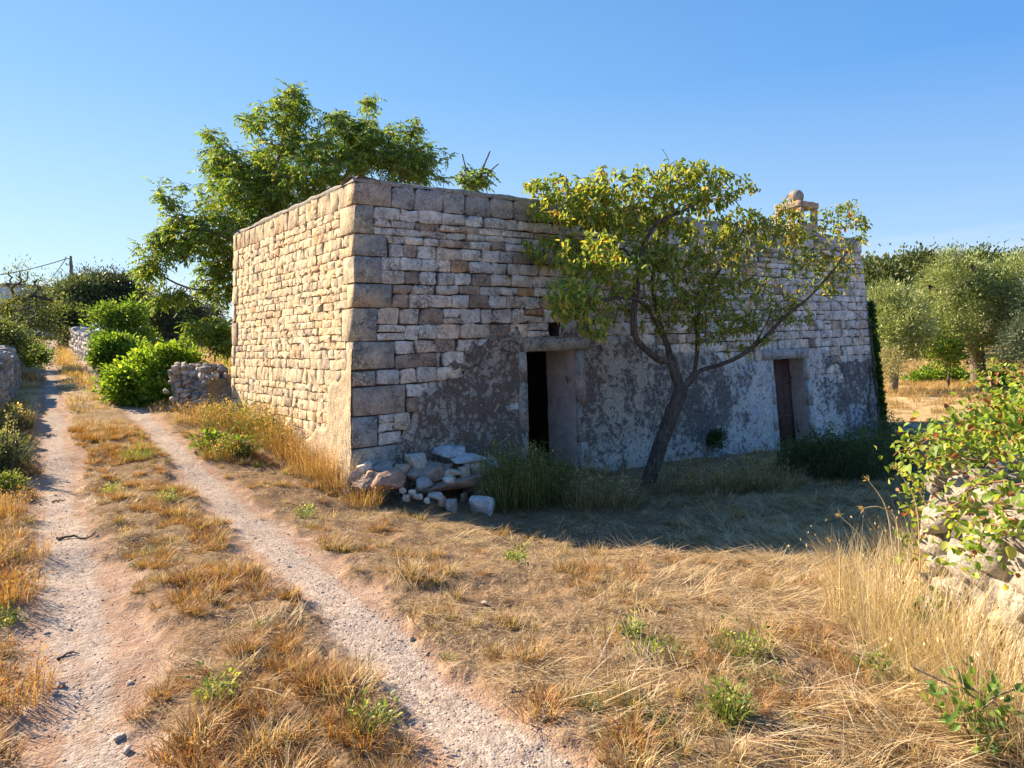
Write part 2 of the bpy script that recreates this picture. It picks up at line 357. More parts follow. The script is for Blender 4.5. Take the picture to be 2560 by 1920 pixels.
# wheel tracks: (left edge px, right edge px, row)
LT = [(50,400,1950),(60,390,1886),(50,350,1654),(60,285,1423),(64,232,1284),(81,210,1191),(93,174,1076),(97,157,989),(107,143,918),(112,142,875),(104,150,852)]
RT = [(1110,1530,1950),(1075,1470,1900),(945,1234,1750),(800,1068,1597),(690,925,1470),(575,755,1350),(492,640,1250),(412,505,1150),(347,434,1076),(285,350,1005),(240,285,965),(203,233,918),(180,206,880),(152,188,852)]
def track(rows):
    P = []
    for a, b, y in rows:
        A = hit(a, y); B = hit(b, y); P.append([*(A[:2] + B[:2]) / 2, 0.5 * np.linalg.norm((B - A)[:2]) * 0.93])
    P = np.array(P); d = P[0, :2] - P[1, :2]; d = d / np.linalg.norm(d)
    return np.concatenate([[[*(P[0, :2] + d * 6), P[0, 2]], ], P])
TL = track(LT); TR = track(RT)
def track_d(x, y, T):
    """distance to the track centre divided by its half width"""
    best = np.full(np.shape(x), 1e9)
    for i in range(len(T) - 1):
        a = T[i]; b = T[i + 1]; d = b[:2] - a[:2]; L2 = d @ d
        t = np.clip(((x - a[0]) * d[0] + (y - a[1]) * d[1]) / L2, 0, 1)
        dist = np.hypot(x - a[0] - t * d[0], y - a[1] - t * d[1]); w = a[2] + (b[2] - a[2]) * t
        best = np.minimum(best, dist / w)
    return best
def tmask(x, y):
    kk = np.clip(8 / np.maximum(np.hypot(x, y), 1), .3, 1)
    nz = (fbm(x * 2.2, y * 2.2, 4, 5) - 0.5) * 1.5 + (fbm(x * 9, y * 9, 3, 6) - 0.5) * 0.8
    nz = nz * kk
    dl = track_d(x, y, TL) + nz; dr = track_d(x, y, TR) + nz
    d = np.minimum(dl, dr)
    return 1 - sstep(0.78, 1.4, d), d
# far end of the lane widens into a pale yard
YARD = hit(130, 835)
def H(x, y):
    x = np.asarray(x, float); y = np.asarray(y, float)
    r = np.hypot(x, y)
    t, _ = tmask(x, y)
    k = np.clip(14 / np.maximum(r, 1), 0.15, 1)
    near = (fbm(x * 1.1, y * 1.1, 3, 1) - 0.5) * 0.12 + (fbm(x * 5, y * 5, 4, 2) - 0.5) * 0.085 * (1 - 0.75 * t)
    return H0(x, y) + near * k - 0.045 * t * np.clip(r / 3, 0, 1) * k + 0.03
def gz(x, y): return float(H(np.array([x]), np.array([y]))[0])
def G(px, py): return hit(px, py, H)

def build_ground():
    th = np.concatenate([np.linspace(-math.pi, -0.95, 60)[:-1], np.linspace(-0.95, 0.95, 620), np.linspace(0.95, math.pi, 60)[1:-1]])
    rr = np.concatenate([[0.0], np.geomspace(0.5, 16, 420), np.geomspace(16.3, 130, 200), np.geomspace(135, 1500, 26)])
    TH, RR = np.meshgrid(th, rr)
    X = RR * np.sin(TH); Y = RR * np.cos(TH); Z = H(X, Y)
    m, d = tmask(X, Y)
    gr = 1 - sstep(0.0, 0.75, np.abs(track_d(X, Y, TR) - 0.15)); gr2 = 1 - sstep(0.0, 0.6, np.abs(track_d(X, Y, TL) - 0.2))
    g = np.clip(np.maximum(gr, gr2 * 0.7) + (fbm(X * 1.3, Y * 1.3, 3, 9) - 0.45) * 1.2, 0, 1)
    far = sstep(9, 24, RR)
    col = np.stack([m, g, far], -1).reshape(-1, 3)
    n0, n1 = X.shape
    i = np.arange(n0 - 1)[:, None] * n1 + np.arange(n1)[None, :]
    j = np.roll(i, -1, axis=1)
    F = np.stack([i, j, j + n1, i + n1], -1).reshape(-1, 4)[:, ::-1]
    single('ground', (0, 0, 0), np.stack([X, Y, Z], -1).reshape(-1, 3), F, M_GROUND,
           'dry sloping ground with two dusty pink gravel wheel tracks climbing away to the left', 'ground', col, True, kind='structure')
# ------------------------------------------------------------------ the stone hut
ZB = -1.3
def line_to_z(pt_top, pt_bot, z):
    t = (z - pt_top[2]) / (pt_bot[2] - pt_top[2]); return pt_top + (pt_bot - pt_top) * t
_Cb = at(880, 1240, 8.78); _Ct = at(887, 446, 8.93)
_Db = at(2206, 1093, 16.35); _Dt = at(2150, 602, 16.2)
_Bb = at(579, 1035, 12.88); _Bt = at(586, 590, 12.95)
HC = _Cb * 0; 
ZT = (_Ct[2] + _Dt[2] + _Bt[2]) / 3
def ext(t, b): return np.array([line_to_z(t, b, ZT), line_to_z(t, b, ZB)])
C_, D_, B_ = ext(_Ct, _Cb), ext(_Dt, _Db), ext(_Bt, _Bb)
A_ = np.array([B_[0] + D_[0] - C_[0], B_[1] + D_[1] - C_[1]])
class Face:
    def __init__(s, P0, P1):                       # P = (top, bottom); left edge P0, right edge P1 seen from outside
        s.P0, s.P1 = P0, P1; s.L = np.linalg.norm((P1[0] - P0[0])[:2])
        e = norm(P1[0] - P0[0]); up = norm((P0[0] - P0[1]) + (P1[0] - P1[1])); s.n = norm(np.cross(e, up))
    def __call__(s, a, z, w=0.0):
        a = np.asarray(a, float); z = np.asarray(z, float); w = np.asarray(w, float)
        u = (a / s.L)[..., None]; v = ((z - ZB) / (ZT - ZB))[..., None]
        b = s.P0[1] * (1 - u) + s.P1[1] * u; t = s.P0[0] * (1 - u) + s.P1[0] * u
        return b * (1 - v) + t * v + w[..., None] * s.n
    def inv(s, px, py):                            # wall coordinates seen at a pixel
        r = ray(px, py); p = s.P0[1]; t = ((p - CAM) @ s.n) / (r @ s.n); q = CAM + r * t
        a = 0.5 * s.L
        for _ in range(40):
            g = s(np.array(a), np.array(q[2])); t += ((g - q) @ s.n) / (r @ s.n); q = CAM + r * t
            a += (q - s(np.array(a), np.array(q[2]))) @ norm(s.P1[0] - s.P0[0])
        return a, q[2]
FR = Face(C_, D_)
LF = Face(B_, C_)
RT_F = Face(D_, A_); BK = Face(A_, B_)

def walls_core(face, T, holes, a_cuts=(), w0=-0.035):
    """solid wall slab with real openings; only its outside skin is emitted"""
    us = sorted({0.06, face.L - 0.06, *a_cuts, *[h[0] for h in holes], *[h[1] for h in holes]})
    vs = sorted({ZB, ZT, *[h[2] for h in holes], *[h[3] for h in holes]})
    solid = np.ones((len(us) - 1, len(vs) - 1), bool)
    for i in range(len(us) - 1):
        for j in range(len(vs) - 1):
            cu = (us[i] + us[i + 1]) / 2; cv = (vs[j] + vs[j + 1]) / 2
            if any(h[0] < cu < h[1] and h[2] < cv < h[3] for h in holes): solid[i, j] = False
    acc = Acc(); w1 = -T
    def quad(pts): acc.add(face(*[np.array([p[k] for p in pts]) for k in range(3)]), np.array([[0, 1, 2, 3]]))
    S = lambda i, j: 0 <= i < solid.shape[0] and 0 <= j < solid.shape[1] and solid[i, j]
    for i in range(solid.shape[0]):
        for j in range(solid.shape[1]):
            if not solid[i, j]: continue
            a, b, c, d = us[i], us[i + 1], vs[j], vs[j + 1]
            quad([(a, c, w0), (b, c, w0), (b, d, w0), (a, d, w0)]); quad([(b, c, w1), (a, c, w1), (a, d, w1), (b, d, w1)])
            if not S(i - 1, j): quad([(a, c, w1), (a, c, w0), (a, d, w0), (a, d, w1)])
            if not S(i + 1, j): quad([(b, c, w0), (b, c, w1), (b, d, w1), (b, d, w0)])
            if not S(i, j - 1): quad([(a, c, w1), (b, c, w1), (b, c, w0), (a, c, w0)])
            if not S(i, j + 1): quad([(a, d, w0), (b, d, w0), (b, d, w1), (a, d, w1)])
    return acc

_NP = 12
def block(face, q, proud, depth, rg, gap=0.008, rnd=0.2, rough=0.006, soft=1.0):
    """an irregular, pillowed building stone; q = bl, br, tr, tl in wall coordinates"""
    q = np.array(q, float); w = q[1, 0] - q[0, 0]; h = q[3, 1] - q[0, 1]
    r = min(w, h) * rnd * rg.uniform(0.5, 1.5)
    ru, rv = min(r / w, 0.4), min(r / h, 0.4); ru2, rv2 = ru * 0.3, rv * 0.3
    O = np.array([(ru, 0), (.5, 0), (1 - ru, 0), (1, rv), (1, .5), (1, 1 - rv), (1 - ru, 1), (.5, 1), (ru, 1), (0, 1 - rv), (0, .5), (0, rv)])
    O = O + rg.normal(0, 1, O.shape) * [min(0.010 / w, .05), min(0.008 / h, .07)]
    g = np.array([gap / w, gap / h]); O = g + O * (1 - 2 * g)
    def m(U):
        u, v = U[:, :1], U[:, 1:]
        return (1 - u) * (1 - v) * q[0] + u * (1 - v) * q[1] + u * v * q[2] + (1 - u) * v * q[3]
    b = 0.005 + 0.020 * min(w, h) * soft
    I = 0.5 + (O - 0.5) * np.array([1 - 2 * b / w, 1 - 2 * b / h])
    P0 = m(O); P1 = m(O); P2 = m(I); ctr = m(np.array([[.5, .5]]) + rg.normal(0, .05, (1, 2)))
    V = np.concatenate([face(P0[:, 0], P0[:, 1], np.full(_NP, -depth)),
                        face(P1[:, 0], P1[:, 1], proud - 0.007 * soft + rg.normal(0, rough * .6, _NP)),
                        face(P2[:, 0], P2[:, 1], proud + rg.normal(0, rough, _NP)),
                        face(ctr[:, 0], ctr[:, 1], np.array([proud + 0.004 + rg.normal(0, rough)]))])
    i = np.arange(_NP); j = (i + 1) % _NP
    F4 = np.concatenate([np.stack([i, j, j + _NP, i + _NP], 1), np.stack([i + _NP, j + _NP, j + 2 * _NP, i + 2 * _NP], 1)])
    F3 = np.stack([i + 2 * _NP, j + 2 * _NP, np.full(_NP, 3 * _NP)], 1)
    return V, [F4, F3]

def stone_col(rg, base, brown=0.06, orange=0.03, var=0.16):
    c = np.array(base) * rg.uniform(1 - var, 1 + var)
    k = rg.random()
    if k < brown: c = np.array((0.42, 0.335, 0.27)) * rg.uniform(0.8, 1.25)
    elif k < brown + orange: c = np.array((0.52, 0.34, 0.22)) * rg.uniform(0.85, 1.2)
    elif k < brown + orange + 0.18: c = c * np.array((1.08, 0.98, 0.88))
    return c

def courses(face, zs, wmin, wmax, blocked, rg, colf, start=0.0, end=None, wav=0.014, split=0.0, proud=(0.0, 0.022), skip=None, rnd=0.10, rough=0.005, gap=0.007):
    """lay rows of stones from the list of course levels, leaving the blocked rectangles free"""
    end = face.L if end is None else end; outl = []
    def wave(k, a): return wav * 2 * (fbm(np.array([a * 0.9]), np.array([k * 7.3]), 3, 31)[0] - 0.5)
    for k in range(len(zs) - 1):
        z1, z0 = zs[k], zs[k + 1]
        act = [b for b in blocked if b[2] < z1 - .03 and b[3] > z0 + .03]
        cuts = sorted({start, end, *[c for b in act for c in b[:2] if start < c < end]})
        for c0, c1 in zip(cuts[:-1], cuts[1:]):
            lo, hi = z0, z1; dead = c1 - c0 < 0.05
            for b in act:
                if b[0] < (c0 + c1) / 2 < b[1]:
                    if b[2] <= lo + .03 and b[3] >= hi - .03: dead = True
                    elif b[2] <= lo < b[3]: lo = b[3]
                    elif b[2] < hi <= b[3]: hi = b[2]
            if dead or hi - lo < 0.045: continue
            n = max(1, int(round((c1 - c0) / rg.uniform((wmin + wmax) / 2 * .9, (wmin + wmax) / 2 * 1.1))))
            ws = rg.uniform(wmin, wmax, n) * (rg.random(n) > .12) + rg.uniform(wmin * .5, wmin, n) * 1.0 * (1 > 0) * 0.3
            e = c0 + np.concatenate([[0], np.cumsum(ws)]) / ws.sum() * (c1 - c0)
            for i in range(n):
                a0, a1 = e[i], e[i + 1]
                if a1 - a0 < 0.05: continue
                y0 = (lo + wave(k + 1, a0), lo + wave(k + 1, a1)) if lo == z0 else (lo, lo)
                y1 = (hi + wave(k, a0), hi + wave(k, a1)) if hi == z1 else (hi, hi)
                j0, j1 = rg.normal(0, .009, 2)
                subs = [(a0, a1, y0, y1)]
                if hi - lo > 0.19 and rg.random() < split:
                    mz = (lo + hi) / 2 + rg.normal(0, .015); subs = [(a0, a1, y0, (mz, mz)), (a0, a1, (mz, mz), y1)]
                for (p0, p1, q0, q1) in subs:
                    cu = (p0 + p1) / 2; cz = (q0[0] + q1[0]) / 2
                    if skip is not None and skip(cu, cz): continue
                    V, F = block(face, [(p0 + j0, q0[0]), (p1 + j1, q0[1]), (p1 - j1, q1[1]), (p0 - j0, q1[0])], rg.uniform(*proud), 0.09, rg, gap=gap, rnd=rnd, rough=rough, soft=.35 if face is LF else .55)
                    outl.append((V, F, colf(cu, cz), (p1 - p0) * (hi - lo)))
    return outl

def corner_block(z0, z1, la, lb, rg, proud=0.007):
    """quoin wrapping the front-left corner: la along the front, lb along the side wall"""
    V = []
    for z in (z0 + .006, z1 - .006):
        c = FR(np.array(0.0), np.array(z)); uf = norm(FR(np.array(1.0), np.array(z)) - c); ul = norm(LF(np.array(LF.L - 1), np.array(z)) - c)
        o = proud * (FR.n + LF.n) * 0.95
        V += [c + o, c + uf * la + FR.n * proud, c + uf * la + ul * lb * 0.5 - FR.n * .0, c + ul * lb + LF.n * proud]
    V = np.array(V) + rg.normal(0, .005, (8, 3))
    me = bpy.data.meshes.new('q'); me.from_pydata([tuple(v) for v in V], [], [(3, 2, 1, 0), (4, 5, 6, 7), (0, 1, 5, 4), (1, 2, 6, 5), (2, 3, 7, 6), (3, 0, 4, 7)])
    import bmesh
    bm = bmesh.new(); bm.from_mesh(me)
    bmesh.ops.bevel(bm, geom=bm.edges[:], offset=0.010, segments=1, affect='EDGES', clamp_overlap=True)
    for v in bm.verts: v.co += Vector(rg.normal(0, .003, 3))
    bmesh.ops.recalc_face_normals(bm, faces=bm.faces)
    bm.verts.index_update()
    P = np.array([v.co[:] for v in bm.verts]); fs = {}
    for f in bm.faces: fs.setdefault(len(f.verts), []).append([v.index for v in f.verts])
    bm.free(); bpy.data.meshes.remove(me)
    return P, [np.array(x) for x in fs.values()]

def build_hut():
    rg = np.random.default_rng(11)
    hut = thing('stone_hut', ((C_[1] + D_[1]) / 2 * [1, 1, 0] + [0, 0, -0.55]), 'old flat-roofed limestone field hut with two low doorways and a stone chimney on its roof', 'stone hut')
    # openings in wall coordinates (a0, a1, z0, z1), read where they stand
    d1l = FR.inv(1313, 879); d1r = FR.inv(1440, 873); d2l = FR.inv(1929, 897); d2r = FR.inv(2009, 896)
    n0 = FR.inv(1376, 805); n1 = FR.inv(1401, 842)
    d1z, d2z = (d1l[1] + d1r[1]) / 2, (d2l[1] + d2r[1]) / 2
    l1t = FR.inv(1380, 845)[1]; l2t = FR.inv(1960, 872)[1]
    h1 = (d1l[0], d1r[0], ZB, d1z); h2 = (d2l[0], d2r[0], ZB, d2z); nic = (n0[0], n1[0], l1t + .015, n0[1])
    lint1 = (FR.inv(1312, 860)[0] - .05, FR.inv(1464, 860)[0] + .03, d1z, l1t); lint2 = (FR.inv(1903, 885)[0], FR.inv(2017, 885)[0], d2z, l2t)
    print('openings', h1, h2, nic, lint1, lint2, 'L', FR.L, LF.L, 'ZT', ZT)
    T = 0.72
    part('wall_core', hut, *walls_core(FR, T, [h1, h2, nic]).out()[:2], M_CORE)
    sl = LF; acc = walls_core(sl, T, [], (), -.014); part('wall_core', hut, *acc.out()[:2], M_JOINT)
    part('wall_core', hut, *walls_core(RT_F, T, []).out()[:2], M_MORTAR); part('wall_core', hut, *walls_core(BK, T, []).out()[:2], M_MORTAR)
    # roof deck (a little below the parapet) and the mortar coping
    zt = np.array(ZT - .02)
    rc = np.array([FR(np.array(.1), zt, np.array(-.1)), FR(np.array(FR.L - .1), zt, np.array(-.1)), BK(np.array(.1), zt, np.array(-.1)), BK(np.array(BK.L - .1), zt, np.array(-.1))])
    V = np.concatenate([rc, rc - [0, 0, .3]])
    part('roof_deck', hut, V, np.array([(0, 1, 2, 3), (7, 6, 5, 4), (0, 4, 5, 1), (1, 5, 6, 2), (2, 6, 7, 3), (3, 7, 4, 0)]), M_MORTAR)
    def coping(face, nm):
        n = int(face.L / .07); a = np.linspace(-0.03, face.L + .03, n)
        prof = [(.006, -.02), (.014, .0), (.004, .03), (-.04, .052), (-.16, .06), (-.32, .05), (-.36, -.02)]
        P = []
        for k, (w, z) in enumerate(prof):
            nz = (fbm(a * 3, np.full(n, k * .6), 4, 41) - .5)
            P.append(face(a, np.full(n, ZT + z) + nz * .05 * (1 if 0 < k < 6 else 0.7), w + nz * .03))
        P = np.array(P); K = len(prof)
        i = (np.arange(K - 1)[:, None] * n + np.arange(n - 1)[None]).reshape(-1)
        F = np.stack([i, i + 1, i + n + 1, i + n], 1)
        return part(nm, hut, P.reshape(-1, 3), F, M_MORTAR, smooth=True)
    for f in (FR, LF, RT_F, BK): coping(f, 'coping')

    # ---- stones of the front
    zs = [ZT - .01]
    for h in (.28, .16, .10, .095, .11, .17, .16, .18, .13, .18, .21, .21, .17, .19, .21, .17, .2, .22, .18, .22, .2, .22, .2, .22, .2, .22): zs.append(zs[-1] - h)
    zs = [z for z in zs if z > ZB + .05]
    qz = [zs[0], zs[1], zs[4], zs[6], zs[8], zs[10], zs[12], zs[14], zs[15], zs[17], zs[19], zs[21], zs[23]]
    quo = []
    for k in range(len(qz) - 1):
        la, lb = ((.50, .20), (.26, .42), (.44, .14), (.36, .30), (.52, .17), (.32, .34), (.56, .2), (.30, .36), (.72, .2), (.34, .4), (.6, .2), (.4, .3))[k]
        quo.append((la, lb, qz[k + 1], qz[k]))
    stones = []
    for la, lb, z0, z1 in quo:
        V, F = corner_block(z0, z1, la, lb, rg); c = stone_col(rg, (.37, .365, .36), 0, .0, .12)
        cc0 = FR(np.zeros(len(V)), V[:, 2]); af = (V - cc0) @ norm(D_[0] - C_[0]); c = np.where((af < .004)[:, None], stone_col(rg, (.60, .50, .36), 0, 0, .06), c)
        stones.append((V, F, c, 10.0, 'F'))
    pmask = plaster_mask_front
    def cf(a, z):
        wht = sstep(4, 11, a)
        base = np.array((.66, .635, .60)) * (1 - wht) + np.array((.70, .69, .685)) * wht
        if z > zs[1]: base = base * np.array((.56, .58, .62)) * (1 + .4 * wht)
        br = 0.07 if a < 7 else 0.03
        if z < zs[9] and a < 6: br = .14
        return stone_col(rg, base, br, .025)
    blk = [(0, q[0], q[2], q[3]) for q in quo] + [h1, h2, nic, lint1, lint2]
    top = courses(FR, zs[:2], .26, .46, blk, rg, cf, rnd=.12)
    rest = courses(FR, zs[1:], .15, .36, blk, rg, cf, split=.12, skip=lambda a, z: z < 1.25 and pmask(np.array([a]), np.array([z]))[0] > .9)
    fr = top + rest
    # ---- stones of the sunlit side wall
    lz = [zs[0], zs[0] - .20]
    for k in range(len(qz) - 1):
        hq = qz[k] - qz[k + 1]; n_ = max(1, int(round(hq / (.118 if qz[k] > 1.6 else .145)))); cut = np.cumsum(rg.uniform(.75, 1.3, n_)); cut = cut / cut[-1]
        if k == 0: lz = [zs[0], qz[1]]
        else: lz += [qz[k] - hq * c for c in cut]
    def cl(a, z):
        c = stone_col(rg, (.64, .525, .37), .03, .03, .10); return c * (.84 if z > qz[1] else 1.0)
    blkL = [(LF.L - q[1], LF.L, q[2], q[3]) for q in quo]
    far_q = [(0, (.17, .30)[k % 2], qz[k + 1], qz[k]) for k in range(len(qz) - 1)]
    for q in far_q:
        V, F = block(LF, [(q[0] + .0, q[2]), (q[1], q[2]), (q[1], q[3]), (q[0] + .0, q[3])], .018, .09, rg, rnd=.1); fr_c = cl(0, 0)
        stones.append((V, F, fr_c, .09, 'L'))
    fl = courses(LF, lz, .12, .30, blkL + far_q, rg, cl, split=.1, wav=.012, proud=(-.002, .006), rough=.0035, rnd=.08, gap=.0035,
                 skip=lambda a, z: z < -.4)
    # plain end and back walls, seen only from the side
    for V, F, c, A in fr: stones.append((V, F, c, A * 1.0, 'F'))
    for V, F, c, A in fl: stones.append((V, F, c, A * 1.0, 'L'))
    # the 300 that show largest become parts of their own, the rest one joined part
    def size_px(V):
        p = project(V[:]); a = (p[:, 0].max() - p[:, 0].min()) * (p[:, 1].max() - p[:, 1].min()); return a
    vis = []
    for s in stones:
        ctr = s[0].mean(0); g = gz(ctr[0], ctr[1]); a = size_px(s[0])
        if ctr[2] < g - .05: a *= .01
        if s[4] == 'F' and pmask(*[np.array([v]) for v in ((lambda q: (q[0], ctr[2]))(( (ctr - C_[1]) @ norm(D_[1] - C_[1]), 0)))])[0] > .8: a *= .02
        vis.append(a)
    order = np.argsort(-np.array(vis)); big = set(order[:300].tolist())
    restF, restL = Acc(), Acc()
    for i, (V, F, c, A, w) in enumerate(stones):
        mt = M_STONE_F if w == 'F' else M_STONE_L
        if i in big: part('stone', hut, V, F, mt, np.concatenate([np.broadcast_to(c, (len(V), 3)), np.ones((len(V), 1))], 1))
        else: (restF if w == 'F' else restL).add(V, F, np.concatenate([np.broadcast_to(c, (len(V), 3)), np.ones((len(V), 1))], 1))
    part('front_stonework', hut, *(lambda o: (o[0], o[1], M_STONE_F, o[2]))(restF.out()), kind='stuff')
    part('side_stonework', hut, *(lambda o: (o[0], o[1], M_STONE_L, o[2]))(restL.out()), kind='stuff')
    # right end and back: coarse stonework
    re = Acc()
    for face in (RT_F, BK):
        z = ZT - .02; zl = [z]
        while z > ZB + .3: z -= .3; zl.append(z)
        for V, F, c, A in courses(face, zl, .3, .6, [], rg, lambda a, z: stone_col(rg, (.42, .39, .35)), rnd=.12): re.add(V, F, np.array([*c, 1.0]))
    part('rear_stonework', hut, *(lambda o: (o[0], o[1], M_STONE_F, o[2]))(re.out()), kind='stuff')

    # ---- render still clinging to the lower walls
    def sheet(face, maskf, colf, a0, a1, z0, z1, st, nm, mat, amp=.03, holes=()):
        na = int((a1 - a0) / st) + 1; nz = int((z1 - z0) / st) + 1
        Aa, Zz = np.meshgrid(np.linspace(a0, a1, na), np.linspace(z0, z1, nz))
        mk = maskf(Aa, Zz)
        nzv = (fbm(Aa * 2.1, Zz * 2.1, 5, 51) - .5) * amp * 1.3 + (fbm(Aa * 11, Zz * 11, 3, 57) - .5) * .012
        W = -.05 + .077 * sstep(.2, .8, mk) + nzv * sstep(.3, .6, mk)
        V = face(Aa, Zz, W).reshape(-1, 3)
        i = (np.arange(nz - 1)[:, None] * na + np.arange(na - 1)[None]).reshape(-1)
        F = np.stack([i, i + 1, i + na + 1, i + na], 1)
        mf = np.maximum.reduce([mk.reshape(-1)[F[:, k]] for k in range(4)])
        ca = Aa.reshape(-1)[F].mean(1); cz = Zz.reshape(-1)[F].mean(1)
        keep = mf > .12
        for h in holes: keep &= ~((ca > h[0]) & (ca < h[1]) & (cz > h[2]) & (cz < h[3]))
        F = F[keep]; used = np.unique(F); mp = np.full(len(V), -1); mp[used] = np.arange(len(used))
        c = colf(Aa, Zz).reshape(-1, 3)[used]
        return part(nm, hut, V[used], mp[F], mat, c, smooth=True)
    sheet(FR, pmask, plaster_col_front, .02, FR.L, ZB + .5, 2.1, .035, 'lime_render', M_PLASTER,
          holes=[(h1[0] - .005, h1[1] + .005, ZB, h1[3]), (h2[0] - .005, h2[1] + .005, ZB, h2[3]), lint1, lint2, nic])
    def pl(a, z):
        e = LF.L - a; return 1 - sstep(-.1, .1, z - (1.35 - 0.72 * e + (fbm(a * 2, z * 2, 4, 61) - .5) * 1.1))
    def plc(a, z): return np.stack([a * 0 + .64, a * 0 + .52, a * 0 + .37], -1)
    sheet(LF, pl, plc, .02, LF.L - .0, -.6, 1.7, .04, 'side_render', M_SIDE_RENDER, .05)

    # ---- lintels, jambs, reveals, door
    def boxw(face, a0, a1, z0, z1, w0, w1, mat, nm, jit=.008, col=(.38, .36, .34), bev=.012, root=hut):
        import bmesh
        bm = bmesh.new()
        na = max(2, int((a1 - a0) / .12)); vs = {}
        for ia in range(na + 1):
            for iz in (0, 1, 2):
                for iw in (0, 1):
                    a = a0 + (a1 - a0) * ia / na; z = z0 + (z1 - z0) * iz / 2; w = w0 if iw == 0 else w1
                    p = face(np.array(a), np.array(z), np.array(w)) + rg.normal(0, jit, 3)
                    vs[ia, iz, iw] = bm.verts.new(p)
        for ia in range(na):
            for iz in (0, 1):
                bm.faces.new([vs[ia, iz, 1], vs[ia + 1, iz, 1], vs[ia + 1, iz + 1, 1], vs[ia, iz + 1, 1]])
                bm.faces.new([vs[ia + 1, iz, 0], vs[ia, iz, 0], vs[ia, iz + 1, 0], vs[ia + 1, iz + 1, 0]])
            bm.faces.new([vs[ia, 0, 0], vs[ia + 1, 0, 0], vs[ia + 1, 0, 1], vs[ia, 0, 1]])
            bm.faces.new([vs[ia, 2, 1], vs[ia + 1, 2, 1], vs[ia + 1, 2, 0], vs[ia, 2, 0]])
        for iz in (0, 1):
            bm.faces.new([vs[0, iz, 0], vs[0, iz, 1], vs[0, iz + 1, 1], vs[0, iz + 1, 0]])
            bm.faces.new([vs[na, iz, 1], vs[na, iz, 0], vs[na, iz + 1, 0], vs[na, iz + 1, 1]])
        bmesh.ops.bevel(bm, geom=[e for e in bm.edges if len(e.link_faces) == 2 and e.calc_face_angle(0) > .9], offset=bev, segments=2, affect='EDGES', clamp_overlap=True)
        bmesh.ops.recalc_face_normals(bm, faces=bm.faces); bm.verts.index_update()
        P = np.array([v.co[:] for v in bm.verts]); fs = {}
        for f in bm.faces: fs.setdefault(len(f.verts), []).append([v.index for v in f.verts])
        bm.free()
        return part(nm, root, P, [np.array(x) for x in fs.values()], mat, np.broadcast_to(np.array([*col, 1.0]), (len(P), 4)))
    boxw(FR, lint1[0], lint1[1], lint1[2], lint1[3], -.5, .055, M_STONE_F, 'lintel', col=(.40, .38, .34), bev=.025)
    boxw(FR, lint2[0], lint2[1], lint2[2], lint2[3], -.5, .05, M_STONE_F, 'lintel', col=(.42, .42, .43), bev=.02)
    for (h, rev) in ((h1, T - .04), (h2, .30)):
        nb = 3
        for sd in (0, 1):
            z = ZB + .25
            while z < h[3] - .05:
                zn = min(h[3] - .004, z + rg.uniform(.45, .75))
                if h[3] - zn < .2: zn = h[3] - .004
                w = rg.uniform(.10, .16)
                a0, a1 = (h[0] - w, h[0]) if sd == 0 else (h[1], h[1] + w)
                boxw(FR, a0, a1, z + .003, zn - .003, -.3, .034, M_STONE_F, 'jamb_stone', jit=.006, col=(.44, .40, .37) if h is h1 else (.50, .50, .51), bev=.014); z = zn
    def reveal(h, wdeep, mat, nm='door_reveal', side=1, off=.012, w_out=-.02):
        nz, nw = 40, 14
        Z, W = np.meshgrid(np.linspace(ZB + .3, h[3] - .002, nz), np.linspace(w_out, -wdeep, nw), indexing='ij')
        bulge = (fbm(Z * 3, W * 3, 4, 71) - .5) * .035
        A = (h[1] - off - bulge if side else h[0] + off + bulge)
        V = FR(A, Z, W).reshape(-1, 3)
        i = (np.arange(nz - 1)[:, None] * nw + np.arange(nw - 1)[None]).reshape(-1); F = np.stack([i, i + nw, i + nw + 1, i + 1], 1)
        part(nm, hut, V, F if side else F[:, ::-1], mat, smooth=True)
    reveal(h1, T, M_REVEAL); reveal(h1, T, M_REVEAL, side=0); reveal(h2, .34, M_REVEAL); reveal(h2, .34, M_REVEAL, side=0)
    # the old plank door set back in the right-hand doorway
    wd = -.33; nP = 4; ed = np.linspace(h2[0] + .02, h2[1] - .02, nP + 1); zbot = -.62
    for i in range(nP):
        boxw(FR, ed[i] + .004, ed[i + 1] - .004, zbot + rg.uniform(0, .09), h2[3] - .01, wd - .035, wd, M_WOOD, 'door_plank', jit=.002, bev=.004)
    for z in (.55, -.15): boxw(FR, h2[0] + .03, h2[1] - .03, z, z + .05, wd + .003, wd + .02, M_WOOD, 'door_rail', jit=.002, bev=.004)
    # ---- chimney
    ch = part('chimney', hut, *chimney_base(), M_STONE_L, col=None)
    chimney_parts(hut, ch)
    return hut, h1, h2

